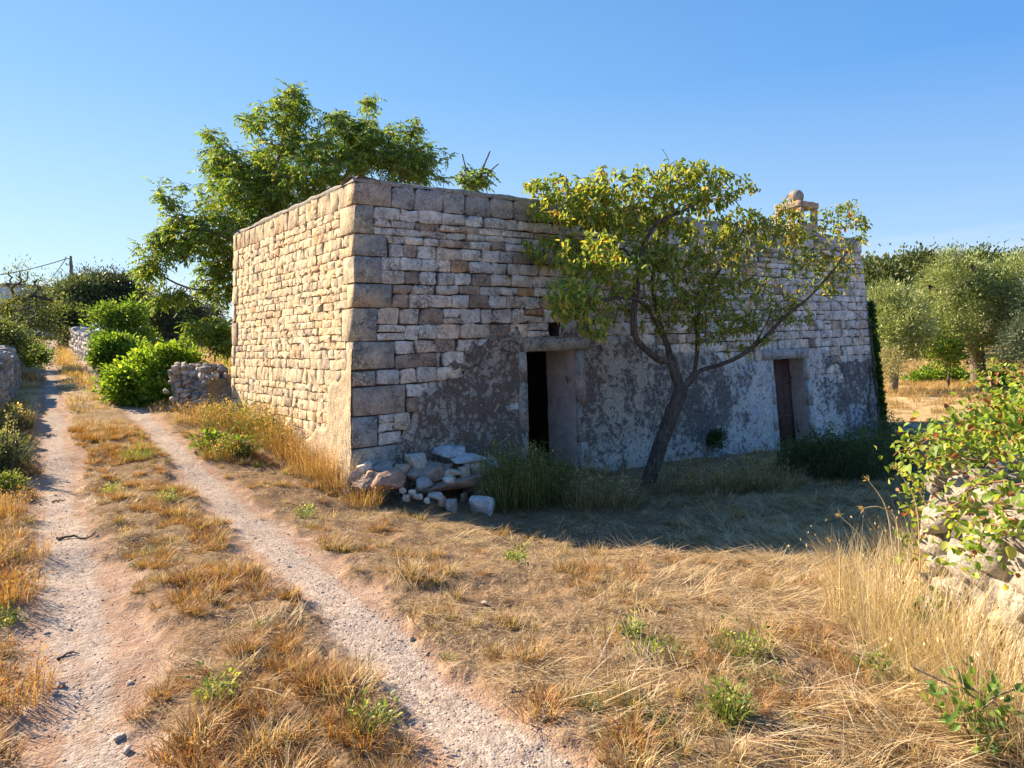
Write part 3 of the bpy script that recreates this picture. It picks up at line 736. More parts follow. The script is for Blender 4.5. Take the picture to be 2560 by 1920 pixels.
def plaster_mask_front(a, z):
    a = np.asarray(a, float); z = np.asarray(z, float)
    top = np.interp(a, [0, .55, .9, 1.4, 2.1, 3.0, 4.6, 5.2, 6.5, 8.0, 9.6, 10.4, 11.5, 13], [.05, .2, .9, 1.35, 1.62, 1.72, 1.72, 1.35, 1.45, 1.15, 1.15, 1.12, 1.05, .95])
    n = (fbm(a * 1.7, z * 1.7, 5, 81) - .5) * .75 + (fbm(a * 7, z * 7, 3, 83) - .5) * .22
    m = 1 - sstep(-.25, .2, z - top - n)
    # bare patches where the render has dropped off
    b = fbm(a * .8 + 9, z * 1.5, 4, 87)
    m = m * (1 - .9 * sstep(.60, .68, b) * sstep(.3, 1.0, z))
    return m
def plaster_col_front(a, z):
    n = fbm(a * .7, z * .9, 3, 91)
    dark = np.interp(a, [0, .8, 1.6, 2.7, 4.4, 5.2, 6.4, 7.4, 8.4, 9.6, 10.8, 11.6, 12.3, 13], [.5, .62, 1.1, .95, .2, .45, .95, .35, .05, .05, .85, 1.0, .3, .1])
    zfall = 1 - sstep(.35, .9, np.abs(z - .55)) * .5
    edge = sstep(.45, .95, plaster_mask_front(a, z))
    dark = dark * (.45 + .55 * zfall) * (.35 + .65 * edge) + (n - .5) * .6 - .25 * (1 - sstep(-.35, .05, z))
    brown = np.clip(1 - sstep(3.2, 6.0, a) + (fbm(a * 2, z * 2, 2, 93) - .5) * .5, 0, 1)
    wash = np.clip(sstep(4.0, 8.5, a) + .25 * (1 - sstep(-.3, .4, z)), 0, 1)
    return np.stack([np.clip(dark, 0, 1.2), brown, wash], -1)
M_SIDE_RENDER = mat_stone('sunlit_render', 0.1, 1.4, 0.03)

# chimney, square to the hut's walls
CH0 = at(2004, 560, 15.3); CH0[2] = ZT - .05
_cu = norm((D_[0] - C_[0]) * [1, 1, 0]); _cv = norm((B_[0] - C_[0]) * [1, 1, 0])
def chp(u, v, z): return CH0 + np.asarray(u)[..., None] * _cu + np.asarray(v)[..., None] * _cv + np.asarray(z)[..., None] * np.array([0, 0, 1.0])
def roughbox(u0, u1, v0, v1, z0, z1, seed, amp=.012, n=5, taper=0.0):
    """a hand-shaped masonry block: subdivided box with worn corners"""
    import bmesh
    bm = bmesh.new(); bmesh.ops.create_cube(bm, size=1.0)
    bmesh.ops.subdivide_edges(bm, edges=bm.edges[:], cuts=n, use_grid_fill=True)
    P = np.array([v.co[:] for v in bm.verts]) * 2; F = np.array([[v.index for v in f.verts] for f in bm.faces]); bm.free()
    r = np.maximum(np.abs(P).max(1, keepdims=True), 1e-6); s = P / np.linalg.norm(P, axis=1, keepdims=True) * 1.25
    P = P * .86 + s * .14 * np.clip(r, 0, 1)
    k = 1 - taper * (P[:, 2] + 1) / 2
    X = (u0 + u1) / 2 + P[:, 0] * (u1 - u0) / 2 * k; Y = (v0 + v1) / 2 + P[:, 1] * (v1 - v0) / 2 * k; Z = (z0 + z1) / 2 + P[:, 2] * (z1 - z0) / 2
    V = chp(X, Y, Z); g = np.random.default_rng(seed)
    V = V + (np.stack([fbm(X * 9 + q * 3, Z * 9 + Y * 7, 3, seed + q) for q in range(3)], -1) - .5) * amp * 3
    return V, F
CW = .66
def chimney_base():
    V, F = roughbox(0, CW, 0, CW, 0, .37, 5)
    return V, F
def chimney_parts(hut, ch):
    c = lambda V: np.broadcast_to(np.array([.42, .335, .25, 1.0]), (len(V), 4))
    me = ch.data; a = me.color_attributes.new('col', 'FLOAT_COLOR', 'POINT'); a.data.foreach_set('color', np.tile([.42, .335, .25, 1.0], len(me.vertices)).astype(np.float32))
    k = 0
    for u in (0, 1):
        for v in (0, 1):
            w = .105
            u0, v0 = (.015 if u == 0 else CW - w - .015), (.015 if v == 0 else CW - w - .015)
            V, F = roughbox(u0, u0 + w, v0, v0 + w, .34, .70, 11 + k, .012, 4); part('chimney_post', ch, V, F, M_STONE_L, c(V), True); k += 1
    acc = Acc()
    for b in ((.0, CW, .0, .13), (.0, CW, CW - .13, CW), (.0, .13, .11, CW - .11), (CW - .13, CW, .11, CW - .11)):
        V, F = roughbox(b[0], b[1], b[2], b[3], .69, .815, 21 + k, .016, 5); acc.add(V, F); k += 1
    V, F = roughbox(.1, CW - .1, .1, CW - .1, .72, .86, 40, .02, 5); acc.add(V, F)
    V, F, _ = acc.out(); part('chimney_crown', ch, V, F, M_STONE_L, c(V), True)
    # ball finial on a short neck
    nu, nv = 20, 14; t, p = np.meshgrid(np.linspace(0, 2 * math.pi, nu, endpoint=False), np.linspace(.02, math.pi - .02, nv))
    rr = .162 * (1 + (fbm(t * 2, p * 3, 3, 45) - .5) * .12); z = np.cos(p) * rr * .98; r2 = np.sin(p) * rr
    V = chp(CW / 2 + r2 * np.cos(t), CW / 2 + r2 * np.sin(t), .975 + z).reshape(-1, 3)
    i = np.arange(nv - 1)[:, None] * nu + np.arange(nu)[None]; j = np.arange(nv - 1)[:, None] * nu + (np.arange(nu)[None] + 1) % nu
    F = np.stack([i, i + nu, j + nu, j], -1).reshape(-1, 4); g = np.tile([.36, .33, .29, 1.0], (len(V), 1))
    part('chimney_ball', ch, V, F, M_STONE_F, g, True)
# ------------------------------------------------------------------ vegetation builders
def rot_frame(d, up):
    d = norm(d); s = norm(np.cross(up, d)); n = np.cross(d, s); return d, s, n
def leaves(pos, d, up, Ln, Wd, col, fold=.25, droop=.15, wide=True):
    """many leaves at once: pos, axis d, up hint (N,3); Ln, Wd (N,)"""
    d, s, n = rot_frame(d, up); N_ = len(pos); Ln = Ln[:, None]; Wd = Wd[:, None]
    if wide:
        T = [(0, 0, 0), (.28, .46, 1), (.68, .36, .8), (1, 0, -droop * 2.2), (.68, -.36, .8), (.28, -.46, 1)]
        V = np.stack([pos + d * Ln * x + s * Wd * y + n * (Wd * abs(y) * fold * 2 - Ln * droop * x * x) for x, y, z in T], 1).reshape(-1, 3)
        b = np.arange(N_)[:, None] * 6
        F = np.concatenate([b + np.array([[0, 3, 2, 1]]), b + np.array([[0, 5, 4, 3]])]); k = 6
    else:
        T = [(0, 0), (.45, .5), (1, 0), (.45, -.5)]
        V = np.stack([pos + d * Ln * x + s * Wd * y - n * Ln * droop * x * x for x, y in T], 1).reshape(-1, 3)
        b = np.arange(N_)[:, None] * 4; F = b + np.array([[0, 1, 2, 3]]); k = 4
    return V, F, np.repeat(col, k, axis=0)
def pick_cols(rg, n, pal, w, var=.15):
    pal = np.array(pal, float); i = rg.choice(len(pal), n, p=np.array(w) / np.sum(w))
    return np.concatenate([pal[i] * rg.uniform(1 - var, 1 + var, (n, 1)), np.ones((n, 1))], 1)
def tube(acc, P, r, k=6, col=None, rough=0.0, rg=None):
    P = np.asarray(P, float); n = len(P); r = np.broadcast_to(np.asarray(r, float), (n,))
    t = np.gradient(P, axis=0); t = norm(t); ref = np.array([.31, .17, .93]) if abs(t[0][2]) < .85 else np.array([.95, .3, .1])
    s = norm(np.cross(t, ref)); b = np.cross(t, s); a = np.linspace(0, 2 * math.pi, k, endpoint=False)
    rr = r[:, None] * (1 + (rg.normal(0, rough, (n, k)) if rough else 0))
    V = P[:, None] + (s[:, None] * np.cos(a)[None, :, None] + b[:, None] * np.sin(a)[None, :, None]) * rr[:, :, None]
    i = np.arange(n - 1)[:, None] * k + np.arange(k)[None]; j = np.arange(n - 1)[:, None] * k + (np.arange(k)[None] + 1) % k
    F = np.stack([i, j, j + k, i + k], -1).reshape(-1, 4)
    acc.add(V.reshape(-1, 3), [F], col)
def smooth_path(P, n=4):
    P = np.asarray(P, float); out = []
    for i in range(len(P) - 1):
        p0 = P[max(i - 1, 0)]; p1 = P[i]; p2 = P[i + 1]; p3 = P[min(i + 2, len(P) - 1)]
        for t in np.linspace(0, 1, n, endpoint=False):
            out.append(.5 * ((2 * p1) + (-p0 + p2) * t + (2 * p0 - 5 * p1 + 4 * p2 - p3) * t * t + (-p0 + 3 * p1 - 3 * p2 + p3) * t ** 3))
    out.append(P[-1]); return np.array(out)
class Skel:
    def __init__(s): s.P = []; s.par = []; s.main = []
    def limb(s, pts, n=4, start=None):
        Q = smooth_path(pts, n); idx = []
        for i, q in enumerate(Q):
            if i == 0 and start is not None: idx.append(start); continue
            s.P.append(q); s.par.append(idx[-1] if idx else -1); idx.append(len(s.P) - 1)
        s.main.append(idx); return idx
    def nearest(s, q): return int(np.argmin(((np.array(s.P) - q) ** 2).sum(1)))
    def grow(s, attr, rg, step=.3, sag=.05, kink=.12):
        nmain = len(s.P); base = np.array(s.P)
        d0 = np.array([((base - a) ** 2).sum(1).min() for a in attr]); tips = []
        P = np.zeros((len(s.P) + len(attr) * 12, 3)); P[:nmain] = base; n = nmain; par = list(s.par)
        for a in attr[np.argsort(d0)]:
            dd = ((P[:n] - a) ** 2).sum(1); dd[P[:n, 2] > a[2] + .25] *= 1.8; j = int(np.argmin(dd)); L = math.sqrt(((P[j] - a) ** 2).sum())
            m = min(10, max(2, int(L / step))); pv = j; p0 = P[j].copy(); side = rg.normal(0, 1, 3) * kink * L
            for k in range(1, m + 1):
                t = k / m; q = p0 + (a - p0) * t + side * math.sin(t * math.pi) * .5 + rg.normal(0, kink * step * .35, 3) * (k < m); q[2] += sag * L * math.sin(t * math.pi)
                P[n] = q; par.append(pv); pv = n; n += 1
            tips.append(pv)
        s.P = [p for p in P[:n]]; s.par = par; return np.array(tips)
    def radii(s, tip=.004, e=2.3):
        n = len(s.P); r = np.zeros(n); kids = np.zeros(n, bool)
        for i in range(n - 1, -1, -1):
            if r[i] == 0: r[i] = tip ** e
            if s.par[i] >= 0: r[s.par[i]] += r[i]
        return r ** (1 / e)
    def mesh(s, r, thin=1.0, kmain=8, skip=0, rmin=None):
        acc = Acc(); P = np.array(s.P); par = np.array(s.par); mainset = set()
        rg = np.random.default_rng(3)
        for idx in s.main:
            tube(acc, P[idx], np.maximum(r[idx], .003), 10, rough=.06, rg=rg); mainset |= {(idx[i], idx[i + 1]) for i in range(len(idx) - 1)}
        ed = np.array([(par[i], i) for i in range(len(par)) if par[i] >= 0 and (par[i], i) not in mainset])
        if len(ed):
            A = P[ed[:, 0]]; B = P[ed[:, 1]]; t = norm(B - A); s_ = norm(np.cross(t, np.array([.31, .17, .93]))); b = np.cross(t, s_)
            ra = np.minimum(r[ed[:, 0]], r[ed[:, 1]] * 1.35)[:, None]; rb = r[ed[:, 1]][:, None]; K = 4
            V = []
            for q in range(K):
                a = 2 * math.pi * q / K; V.append(A - t * ra * .3 + (s_ * math.cos(a) + b * math.sin(a)) * ra)
            for q in range(K):
                a = 2 * math.pi * q / K; V.append(B + (s_ * math.cos(a) + b * math.sin(a)) * rb)
            V = np.stack(V, 1).reshape(-1, 3); o = np.arange(len(ed))[:, None] * 2 * K
            F = np.concatenate([o + np.array([[q, (q + 1) % K, (q + 1) % K + K, q + K]]) for q in range(K)])
            acc.add(V, [F])
        return acc
def ell_attr(rg, ells, shell=.0):
    """ells: (px, py, rx, ry, depth, rdepth, n)"""
    out = []
    for px, py, rx, ry, dep, rd, n in ells:
        q = norm(rg.normal(0, 1, (n, 3))) * (rg.random((n, 1)) ** (1 / 3) * (1 - shell) + shell)
        for v in q: out.append(at(px + v[0] * rx, py + v[1] * ry, dep + v[2] * rd))
    return np.array(out)

UP = np.array([0, 0, 1.0])
def twig_leaves(rg, P, par, tips, per, Lr, Wr, pal, w, spread=.16, droop_dir=-.5, compound=0, fold=.25, droop=.15, clus=2):
    """leaves along the last stretch of every twig"""
    pos, d = [], []
    for t in tips:
        n = per if np.isscalar(per) else rg.integers(per[0], per[1])
        a = P[t]; b = P[par[t]]; c = P[par[par[t]]] if par[par[t]] >= 0 else b; ax = norm(a - b)
        for i in range(n):
            u = rg.random() * clus; q = (a + (b - a) * u) if u < 1 else (b + (c - b) * (u - 1))
            v = norm(ax * .4 + rg.normal(0, .7, 3) + UP * droop_dir)
            if compound:
                Lc = rg.uniform(.16, .28); vv = norm(v * [1, 1, .6]); sd = norm(np.cross(vv, UP))
                for k in range(compound):
                    f = (k // 2 + 1) / (compound // 2 + 1); sg = 1 if k % 2 else -1
                    if k == compound - 1: sg = 0
                    pos.append(q + vv * Lc * (f if sg else 1) - UP * .05 * f * f); d.append(norm(vv * (.5 if sg else 1) + sd * sg * .9 - UP * rg.uniform(.1, .55)))
            else:
                pos.append(q + rg.normal(0, spread * .2, 3)); d.append(v)
    pos = np.array(pos); d = np.array(d); N_ = len(pos)
    up = norm(UP + rg.normal(0, .45, (N_, 3)))
    return leaves(pos, d, up, rg.uniform(*Lr, N_), rg.uniform(*Wr, N_), pick_cols(rg, N_, pal, w), fold, droop)

def clump_cloud(rg, ells, leafn, Lr, Wr, pal, w, clump=.35, up=.35, wide=False, shell=.55, noise=.25):
    """dense crown of small leaves gathered in clumps; ells world (x,y,z,rx,ry,rz,nclump)"""
    pos, d, cc = [], [], []
    for x, y, z, rx, ry, rz, n in ells:
        q = norm(rg.normal(0, 1, (n, 3))); rr = shell + (1 - shell) * rg.random((n, 1)) ** .6
        k = 1 + (fbm(q[:, 0] * 2 + x, q[:, 1] * 2 + q[:, 2] * 2.3 + z, 3, 101) - .5)[:, None] * noise * 3.2
        C = np.array([x, y, z]) + q * rr * k * [rx, ry, rz]
        cl = clump * rg.uniform(.6, 1.3, (n, 1)); tint = rg.uniform(.6, 1.35, n)
        g = rg.normal(0, 1, (n, leafn, 3)) * .5
        p = C[:, None] + g * cl[:, None]; dirs = norm(q[:, None] * .6 + g * .7 + UP * up + rg.normal(0, .45, (n, leafn, 3)))
        pos.append(p.reshape(-1, 3)); d.append(dirs.reshape(-1, 3)); cc.append(np.repeat(tint, leafn))
    pos = np.concatenate(pos); d = np.concatenate(d); t = np.concatenate(cc); N_ = len(pos)
    col = pick_cols(rg, N_, pal, w); col[:, :3] *= t[:, None]
    g = H(pos[:, 0], pos[:, 1]); ok = pos[:, 2] > g + .02; pos, d, col = pos[ok], d[ok], col[ok]; N_ = len(pos)
    return leaves(pos, d, norm(UP + rg.normal(0, .6, (N_, 3))), rg.uniform(*Lr, N_), rg.uniform(*Wr, N_), col, wide=wide)

# ------------------------------------------------------------------ ground cover sources (instanced as stuff)
def blades(rg, n, rad, h, lean, width, pal, w, curve=.4, flat=0.0, seed_heads=0.0, base_dark=.6, direction=None, sh=(.022, .008)):
    """a tuft of n tapering blades round the origin"""
    a = rg.uniform(0, 2 * math.pi, n); r = rad * np.sqrt(rg.random(n))
    base = np.stack([r * np.cos(a), r * np.sin(a), np.zeros(n)], 1)
    az = a + rg.normal(0, .9, n) if direction is None else direction + rg.normal(0, .35, n)
    ln = rg.uniform(*h, n); le = np.clip(np.abs(rg.normal(lean, .28, n)), 0, 1.5)
    o = np.stack([np.cos(az), np.sin(az), np.zeros(n)], 1)
    wv = np.stack([-np.sin(az), np.cos(az), np.zeros(n)], 1) * (rg.uniform(.7, 1.3, n) * width)[:, None] * .5
    V = []; prev = base.copy(); th = le.copy()
    for k, f in enumerate((0, .5, 1.0)):
        if k: 
            dirv = o * np.sin(th)[:, None] + UP * np.cos(th)[:, None]; prev = prev + dirv * (ln * .5)[:, None]; th = np.clip(th + curve * rg.uniform(.3, 1.2, n), 0, 1.75)
        if k < 2: V += [prev - wv * (1 - .3 * k), prev + wv * (1 - .3 * k)]
        else: V += [prev]
    V = np.stack(V, 1); 
    if flat: V[..., 2] *= (1 - flat)
    V = V.reshape(-1, 3); b = np.arange(n)[:, None] * 5
    F = [b + np.array([[0, 1, 3, 2]]), b + np.array([[2, 3, 4]])]
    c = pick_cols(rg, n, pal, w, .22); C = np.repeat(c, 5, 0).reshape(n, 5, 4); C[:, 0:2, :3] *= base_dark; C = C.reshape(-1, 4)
    acc = Acc(); acc.add(V, F, C)
    if seed_heads:
        m = int(n * seed_heads); tips = V.reshape(n, 5, 3)[:m, 4]; dd = norm(rg.normal(0, .5, (m, 3)) + UP)
        for _ in range(2):
            Vl, Fl, Cl = leaves(tips - dd * .01, norm(dd + rg.normal(0, .3, (m, 3))), rg.normal(0, 1, (m, 3)), np.full(m, sh[0]), np.full(m, sh[1]), c[:m] * [1.1, 1.05, .9, 1], wide=False); acc.add(Vl, Fl, Cl)
    return acc
def src_obj(coll, name, acc, mat, smooth=False):
    V, F, C = acc.out(); me = np_mesh(name, V, F, mat, C, smooth); o = bpy.data.objects.new(name, me); coll.objects.link(o); return o
def scatter(name, label, cat, coll, P, yaw, scl, idx, tilt=None):
    P = np.asarray(P, np.float32); n = len(P); me = bpy.data.meshes.new(name); me.vertices.add(n); me.vertices.foreach_set('co', P.ravel())
    rot = np.zeros((n, 3), np.float32); rot[:, 2] = yaw
    if tilt is not None: rot[:, :2] = tilt
    a = me.attributes.new('rot', 'FLOAT_VECTOR', 'POINT'); a.data.foreach_set('vector', rot.ravel())
    a = me.attributes.new('scl', 'FLOAT', 'POINT'); a.data.foreach_set('value', np.asarray(scl, np.float32))
    a = me.attributes.new('idx', 'INT', 'POINT'); a.data.foreach_set('value', np.asarray(idx, np.int32))
    o = bpy.data.objects.new(name, me); COL.objects.link(o); props(o, label, cat, None, 'stuff')
    nt = bpy.data.node_groups.new(name + '_scatter', 'GeometryNodeTree')
    nt.interface.new_socket('Geometry', in_out='INPUT', socket_type='NodeSocketGeometry'); nt.interface.new_socket('Geometry', in_out='OUTPUT', socket_type='NodeSocketGeometry')
    gi = nt.nodes.new('NodeGroupInput'); go = nt.nodes.new('NodeGroupOutput'); ip = nt.nodes.new('GeometryNodeInstanceOnPoints'); ci = nt.nodes.new('GeometryNodeCollectionInfo')
    ci.inputs['Collection'].default_value = coll; ci.inputs['Separate Children'].default_value = True; ci.inputs['Reset Children'].default_value = True
    ip.inputs['Pick Instance'].default_value = True
    def na(t, nm):
        x = nt.nodes.new('GeometryNodeInputNamedAttribute'); x.data_type = t; x.inputs['Name'].default_value = nm; return x.outputs['Attribute']
    er = nt.nodes.new('FunctionNodeEulerToRotation'); K = nt.links.new
    K(na('FLOAT_VECTOR', 'rot'), er.inputs[0]); K(er.outputs[0], ip.inputs['Rotation']); K(na('FLOAT', 'scl'), ip.inputs['Scale']); K(na('INT', 'idx'), ip.inputs['Instance Index'])
    K(gi.outputs[0], ip.inputs['Points']); K(ci.outputs[0], ip.inputs['Instance']); K(ip.outputs[0], go.inputs[0])
    md = o.modifiers.new('scatter', 'NODES'); md.node_group = nt; return o

ORANGE = [(.42, .215, .075), (.50, .32, .13), (.33, .15, .055), (.54, .41, .22), (.27, .28, .10)]
TAN = [(.56, .43, .25), (.46, .32, .16), (.33, .22, .11), (.64, .53, .36), (.29, .27, .11)]
GREENS = [(.14, .22, .05), (.20, .28, .07), (.10, .16, .045), (.28, .30, .09)]
def rock_mesh(seed, n=16, ex=.55):
    import bmesh
    rg = np.random.default_rng(seed); q = norm(rg.normal(0, 1, (n, 3))); p = np.sign(q) * np.abs(q) ** ex; p = p / np.abs(p).max(0) * rg.uniform(.8, 1, 3)
    bm = bmesh.new(); vs = [bm.verts.new(v) for v in p]
    bmesh.ops.convex_hull(bm, input=vs); 
    loose = [v for v in bm.verts if not v.link_faces]; bmesh.ops.delete(bm, geom=loose, context='VERTS')
    bmesh.ops.recalc_face_normals(bm, faces=bm.faces); bm.verts.index_update()
    V = np.array([v.co[:] for v in bm.verts]); F = np.array([[v.index for v in f.verts] for f in bm.faces]); bm.free(); return V, F
ROCKS = [rock_mesh(s, 14 + s % 5) for s in range(10)]
def rough_rock(seed, cuts=3, amp=.16):
    """a bigger fieldstone with broken planes: subdivided hull with noise"""
    import bmesh
    V, F = rock_mesh(seed, 14, ex=.75); me = bpy.data.meshes.new('r'); me.from_pydata(V.tolist(), [], F.tolist()); bm = bmesh.new(); bm.from_mesh(me); bpy.data.meshes.remove(me)
    bmesh.ops.bevel(bm, geom=bm.edges[:], offset=.035, segments=1, affect='EDGES', clamp_overlap=True)
    bmesh.ops.triangulate(bm, faces=bm.faces)
    bmesh.ops.subdivide_edges(bm, edges=bm.edges[:], cuts=cuts, use_grid_fill=True); bmesh.ops.triangulate(bm, faces=bm.faces)
    bm.verts.index_update(); P = np.array([v.co[:] for v in bm.verts]); F = np.array([[v.index for v in f.verts] for f in bm.faces]); bm.free()
    nr = norm(P); k = (fbm(P[:, 0] * 2.2 + seed, P[:, 1] * 2.2 + P[:, 2] * 1.9, 4, seed) - .5) * amp * 2 + (fbm(P[:, 0] * 8 + seed, P[:, 2] * 8 + P[:, 1] * 7, 3, seed + 5) - .5) * amp * .5
    return P + nr * k[:, None], F

def build_cover():
    rg = np.random.default_rng(21)
    # short tawny tufts
    ct = bpy.data.collections.new('tuft_sources')
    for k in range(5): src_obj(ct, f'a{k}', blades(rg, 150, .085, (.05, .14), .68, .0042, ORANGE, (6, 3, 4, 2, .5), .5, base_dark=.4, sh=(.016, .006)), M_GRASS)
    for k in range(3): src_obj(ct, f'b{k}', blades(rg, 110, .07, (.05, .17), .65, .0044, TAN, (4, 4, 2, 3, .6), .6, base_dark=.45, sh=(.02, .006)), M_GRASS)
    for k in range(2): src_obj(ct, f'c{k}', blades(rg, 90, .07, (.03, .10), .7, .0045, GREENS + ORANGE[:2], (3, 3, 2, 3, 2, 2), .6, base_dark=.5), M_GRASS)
    # lying straw
    cs = bpy.data.collections.new('straw_sources')
    ST2 = TAN[:4] + [(.22, .15, .09), (.74, .66, .50)]
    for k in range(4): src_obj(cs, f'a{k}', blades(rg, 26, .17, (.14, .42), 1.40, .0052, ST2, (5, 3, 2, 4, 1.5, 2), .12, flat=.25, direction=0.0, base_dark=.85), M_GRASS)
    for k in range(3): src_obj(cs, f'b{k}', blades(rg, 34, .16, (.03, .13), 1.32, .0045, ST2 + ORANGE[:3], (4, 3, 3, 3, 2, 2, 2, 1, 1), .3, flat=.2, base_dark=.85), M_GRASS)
    # coarse far tufts
    cf = bpy.data.collections.new('far_tuft_sources')
    for k in range(3): src_obj(cf, f'a{k}', blades(rg, 60, .30, (.10, .32), .5, .014, ORANGE + TAN, (3, 3, 1, 2, 1, 4, 3, 2, 2, 1), .5), M_GRASS)
    # zones
    hutpoly = np.array([C_[1][:2], D_[1][:2], A_[1][:2], B_[1][:2]])
    def inside(x, y):
        ok = np.ones(x.shape, bool)
        for i in range(4):
            a = hutpoly[i]; b = hutpoly[(i + 1) % 4]; ok &= ((b[0] - a[0]) * (y - a[1]) - (b[1] - a[1]) * (x - a[0])) > 0
        return ok
    def cand(n, r0, r1, amax=.80, amin=-.80):
        th = rg.uniform(amin, amax, n); r = np.sqrt(rg.uniform(r0 ** 2, r1 ** 2, n)); return r * np.sin(th), r * np.cos(th)
    def frontdist(x, y): return (np.stack([x, y], -1) - C_[1][:2]) @ FR.n[:2] / np.linalg.norm(FR.n[:2])
    P, Y, S, I = [], [], [], []
    x, y = cand(62000, 1.6, 13)
    m, d = tmask(x, y); dl = track_d(x, y, TL); dr = track_d(x, y, TR)
    cl = fbm(x * 1.5, y * 1.5, 4, 201); cl2 = fbm(x * 4.5, y * 4.5, 3, 205)
    side = np.where((x - np.interp(y, TR[::-1, 1] if TR[0, 1] > TR[-1, 1] else TR[:, 1], TR[:, 0])) > 0, 1, 0)          # right of the lane
    left = (x - np.interp(y, TL[:, 1], TL[:, 0])) < 0
    ridge = np.exp(-((np.minimum(dl, dr) - 1.75) / .6) ** 2)
    cc = cl * .5 + cl2 * .5
    dens = np.where(side == 1, .05 + .75 * sstep(.50, .62, cc), np.where(left, .15 + .85 * sstep(.40, .5, cc), .02 + .98 * sstep(.46, .56, cc + ridge * .10)))
    shade = (frontdist(x, y) > 0) & (frontdist(x, y) < 4.4) & (x > -1.2) & (y > 5.5)
    dens = dens * np.where(shade, .5, 1) * (1 - sstep(.25, .6, m))
    dens *= np.clip(1.15 - np.hypot(x, y) / 26, .3, 1) * np.where(np.hypot(x, y) < 5, 1, .85)
    ok = (rg.random(len(x)) < dens * np.clip(.13 + np.hypot(x, y) * .014, .1, .28)) & ~inside(x, y)
    x, y, sd_, cl_ = x[ok], y[ok], side[ok], cl[ok]; n = len(x)
    big = fbm(x * 1.1 + 5, y * 1.1, 3, 207)
    idx = np.where(rg.random(n) < np.where(sd_ == 1, .45, .8), rg.integers(0, 5, n), rg.integers(5, 8, n)); idx = np.where(rg.random(n) < .05 + .25 * (big > .6), rg.integers(8, 10, n), idx)
    sc_ = rg.uniform(.5, 1.25, n) * (.6 + .6 * sstep(.4, .65, cl_)) * np.where(sd_ == 1, .85, 1.0)
    scatter('dry_grass_tufts', 'tawny dry grass tufts along the lane and over the bank', 'dry grass', ct, np.stack([x, y, H(x, y) - .005], 1), rg.uniform(0, 6.28, n), sc_, idx)
    # straw swath: right of the lane, combed roughly downhill to the right
    x, y = cand(46000, 1.6, 12.5, .80, -.78); m, d = tmask(x, y)
    side = (x - np.interp(y, TR[:, 1], TR[:, 0])) > 0
    cl = fbm(x * 1.0 + 3, y * 1.0, 4, 211)
    dens = np.where(side, .25 + .75 * sstep(-1, 2.2, x + (cl - .5) * 3), .5) * (.25 + 1.1 * sstep(.38, .6, fbm(x * 3, y * 3, 3, 219))) * (1 - sstep(.2, .75, m)) + .012
    ok = (rg.random(len(x)) < dens * .36) & ~inside(x, y); x, y, side = x[ok], y[ok], side[ok]; n = len(x)
    flow = -.62 + (fbm(x * .8, y * .8, 3, 213) - .5) * 4.5
    long_ = (rg.random(n) < np.where(side, .10 + .75 * sstep(.0, 2.0, x - .25 * (y - 3)), .06)) & (y < 9.5)
    idx = np.where(long_, rg.integers(0, 4, n), rg.integers(4, 7, n)); yaw = np.where(long_, flow + rg.choice([0, math.pi], n) + rg.normal(0, .5, n), rg.uniform(0, 6.28, n))
    til = rg.normal(0, .13, (n, 2)); til[:, 1] -= .03
    scatter('fallen_straw', 'pale fallen straw lying flat over the bank', 'straw', cs, np.stack([x, y, H(x, y) + .012], 1), yaw, rg.uniform(.45, 1.05, n) * np.where(long_, .95, .75), idx, til)
    # farther field
    x, y = cand(52000, 12, 75, .85, -.85); m, d = tmask(x, y); cl = fbm(x * .5, y * .5, 4, 221)
    ok = (d > 1.55) & (rg.random(len(x)) < (1 - sstep(.15, .5, m)) * (.35 + .8 * sstep(.4, .65, cl)) * np.clip(1.2 - np.hypot(x, y) / 90, .2, 1)) & ~inside(x, y)
    x, y = x[ok], y[ok]; n = len(x)
    scatter('field_grass', 'parched tan grass of the field beyond the hut', 'dry grass', cf, np.stack([x, y, H(x, y) - .01], 1), rg.uniform(0, 6.28, n), rg.uniform(.35, .9, n) * np.clip(np.hypot(x, y) / 30 + .4, .6, 1.3), rg.integers(0, 3, n))
    # gravel in the wheel tracks
    cg = bpy.data.collections.new('gravel_sources')
    for k in range(6):
        V, F = ROCKS[k]; a = Acc(); c = [(.44, .36, .30), (.50, .44, .39), (.38, .29, .24), (.52, .43, .37), (.46, .41, .37), (.42, .31, .25)][k]
        a.add(V * [.5, .42, .22], [F], np.array([*c, 1.0])); src_obj(cg, f'g{k}', a, M_ROCK)
    x, y = cand(60000, 1.7, 11, .45, -.80); m, d = tmask(x, y); dR = track_d(x, y, TR); dL = track_d(x, y, TL)
    gsel = np.where(dR < 1.5, .2 + .8 * sstep(9, 3.2, y) * (1 - sstep(.25, 1.0, np.abs(dR - .2) * (.6 + fbm(x * 2, y * 2, 2, 231)))), .32 * (1 - sstep(.5, 1.6, dL)) + .03)
    ok = rg.random(len(x)) < gsel * np.clip(m + .1, 0, 1) * .75; x, y = x[ok], y[ok]; n = len(x)
    s = rg.uniform(.004, .0105, n) * (1 + 1.6 * (rg.random(n) < .015))
    scatter('track_gravel', 'loose pinkish-grey limestone gravel in the two wheel tracks', 'gravel', cg, np.stack([x, y, H(x, y) + s * .1], 1), rg.uniform(0, 6.28, n), s * 1.6, rg.integers(0, 6, n), rg.normal(0, .3, (n, 2)))
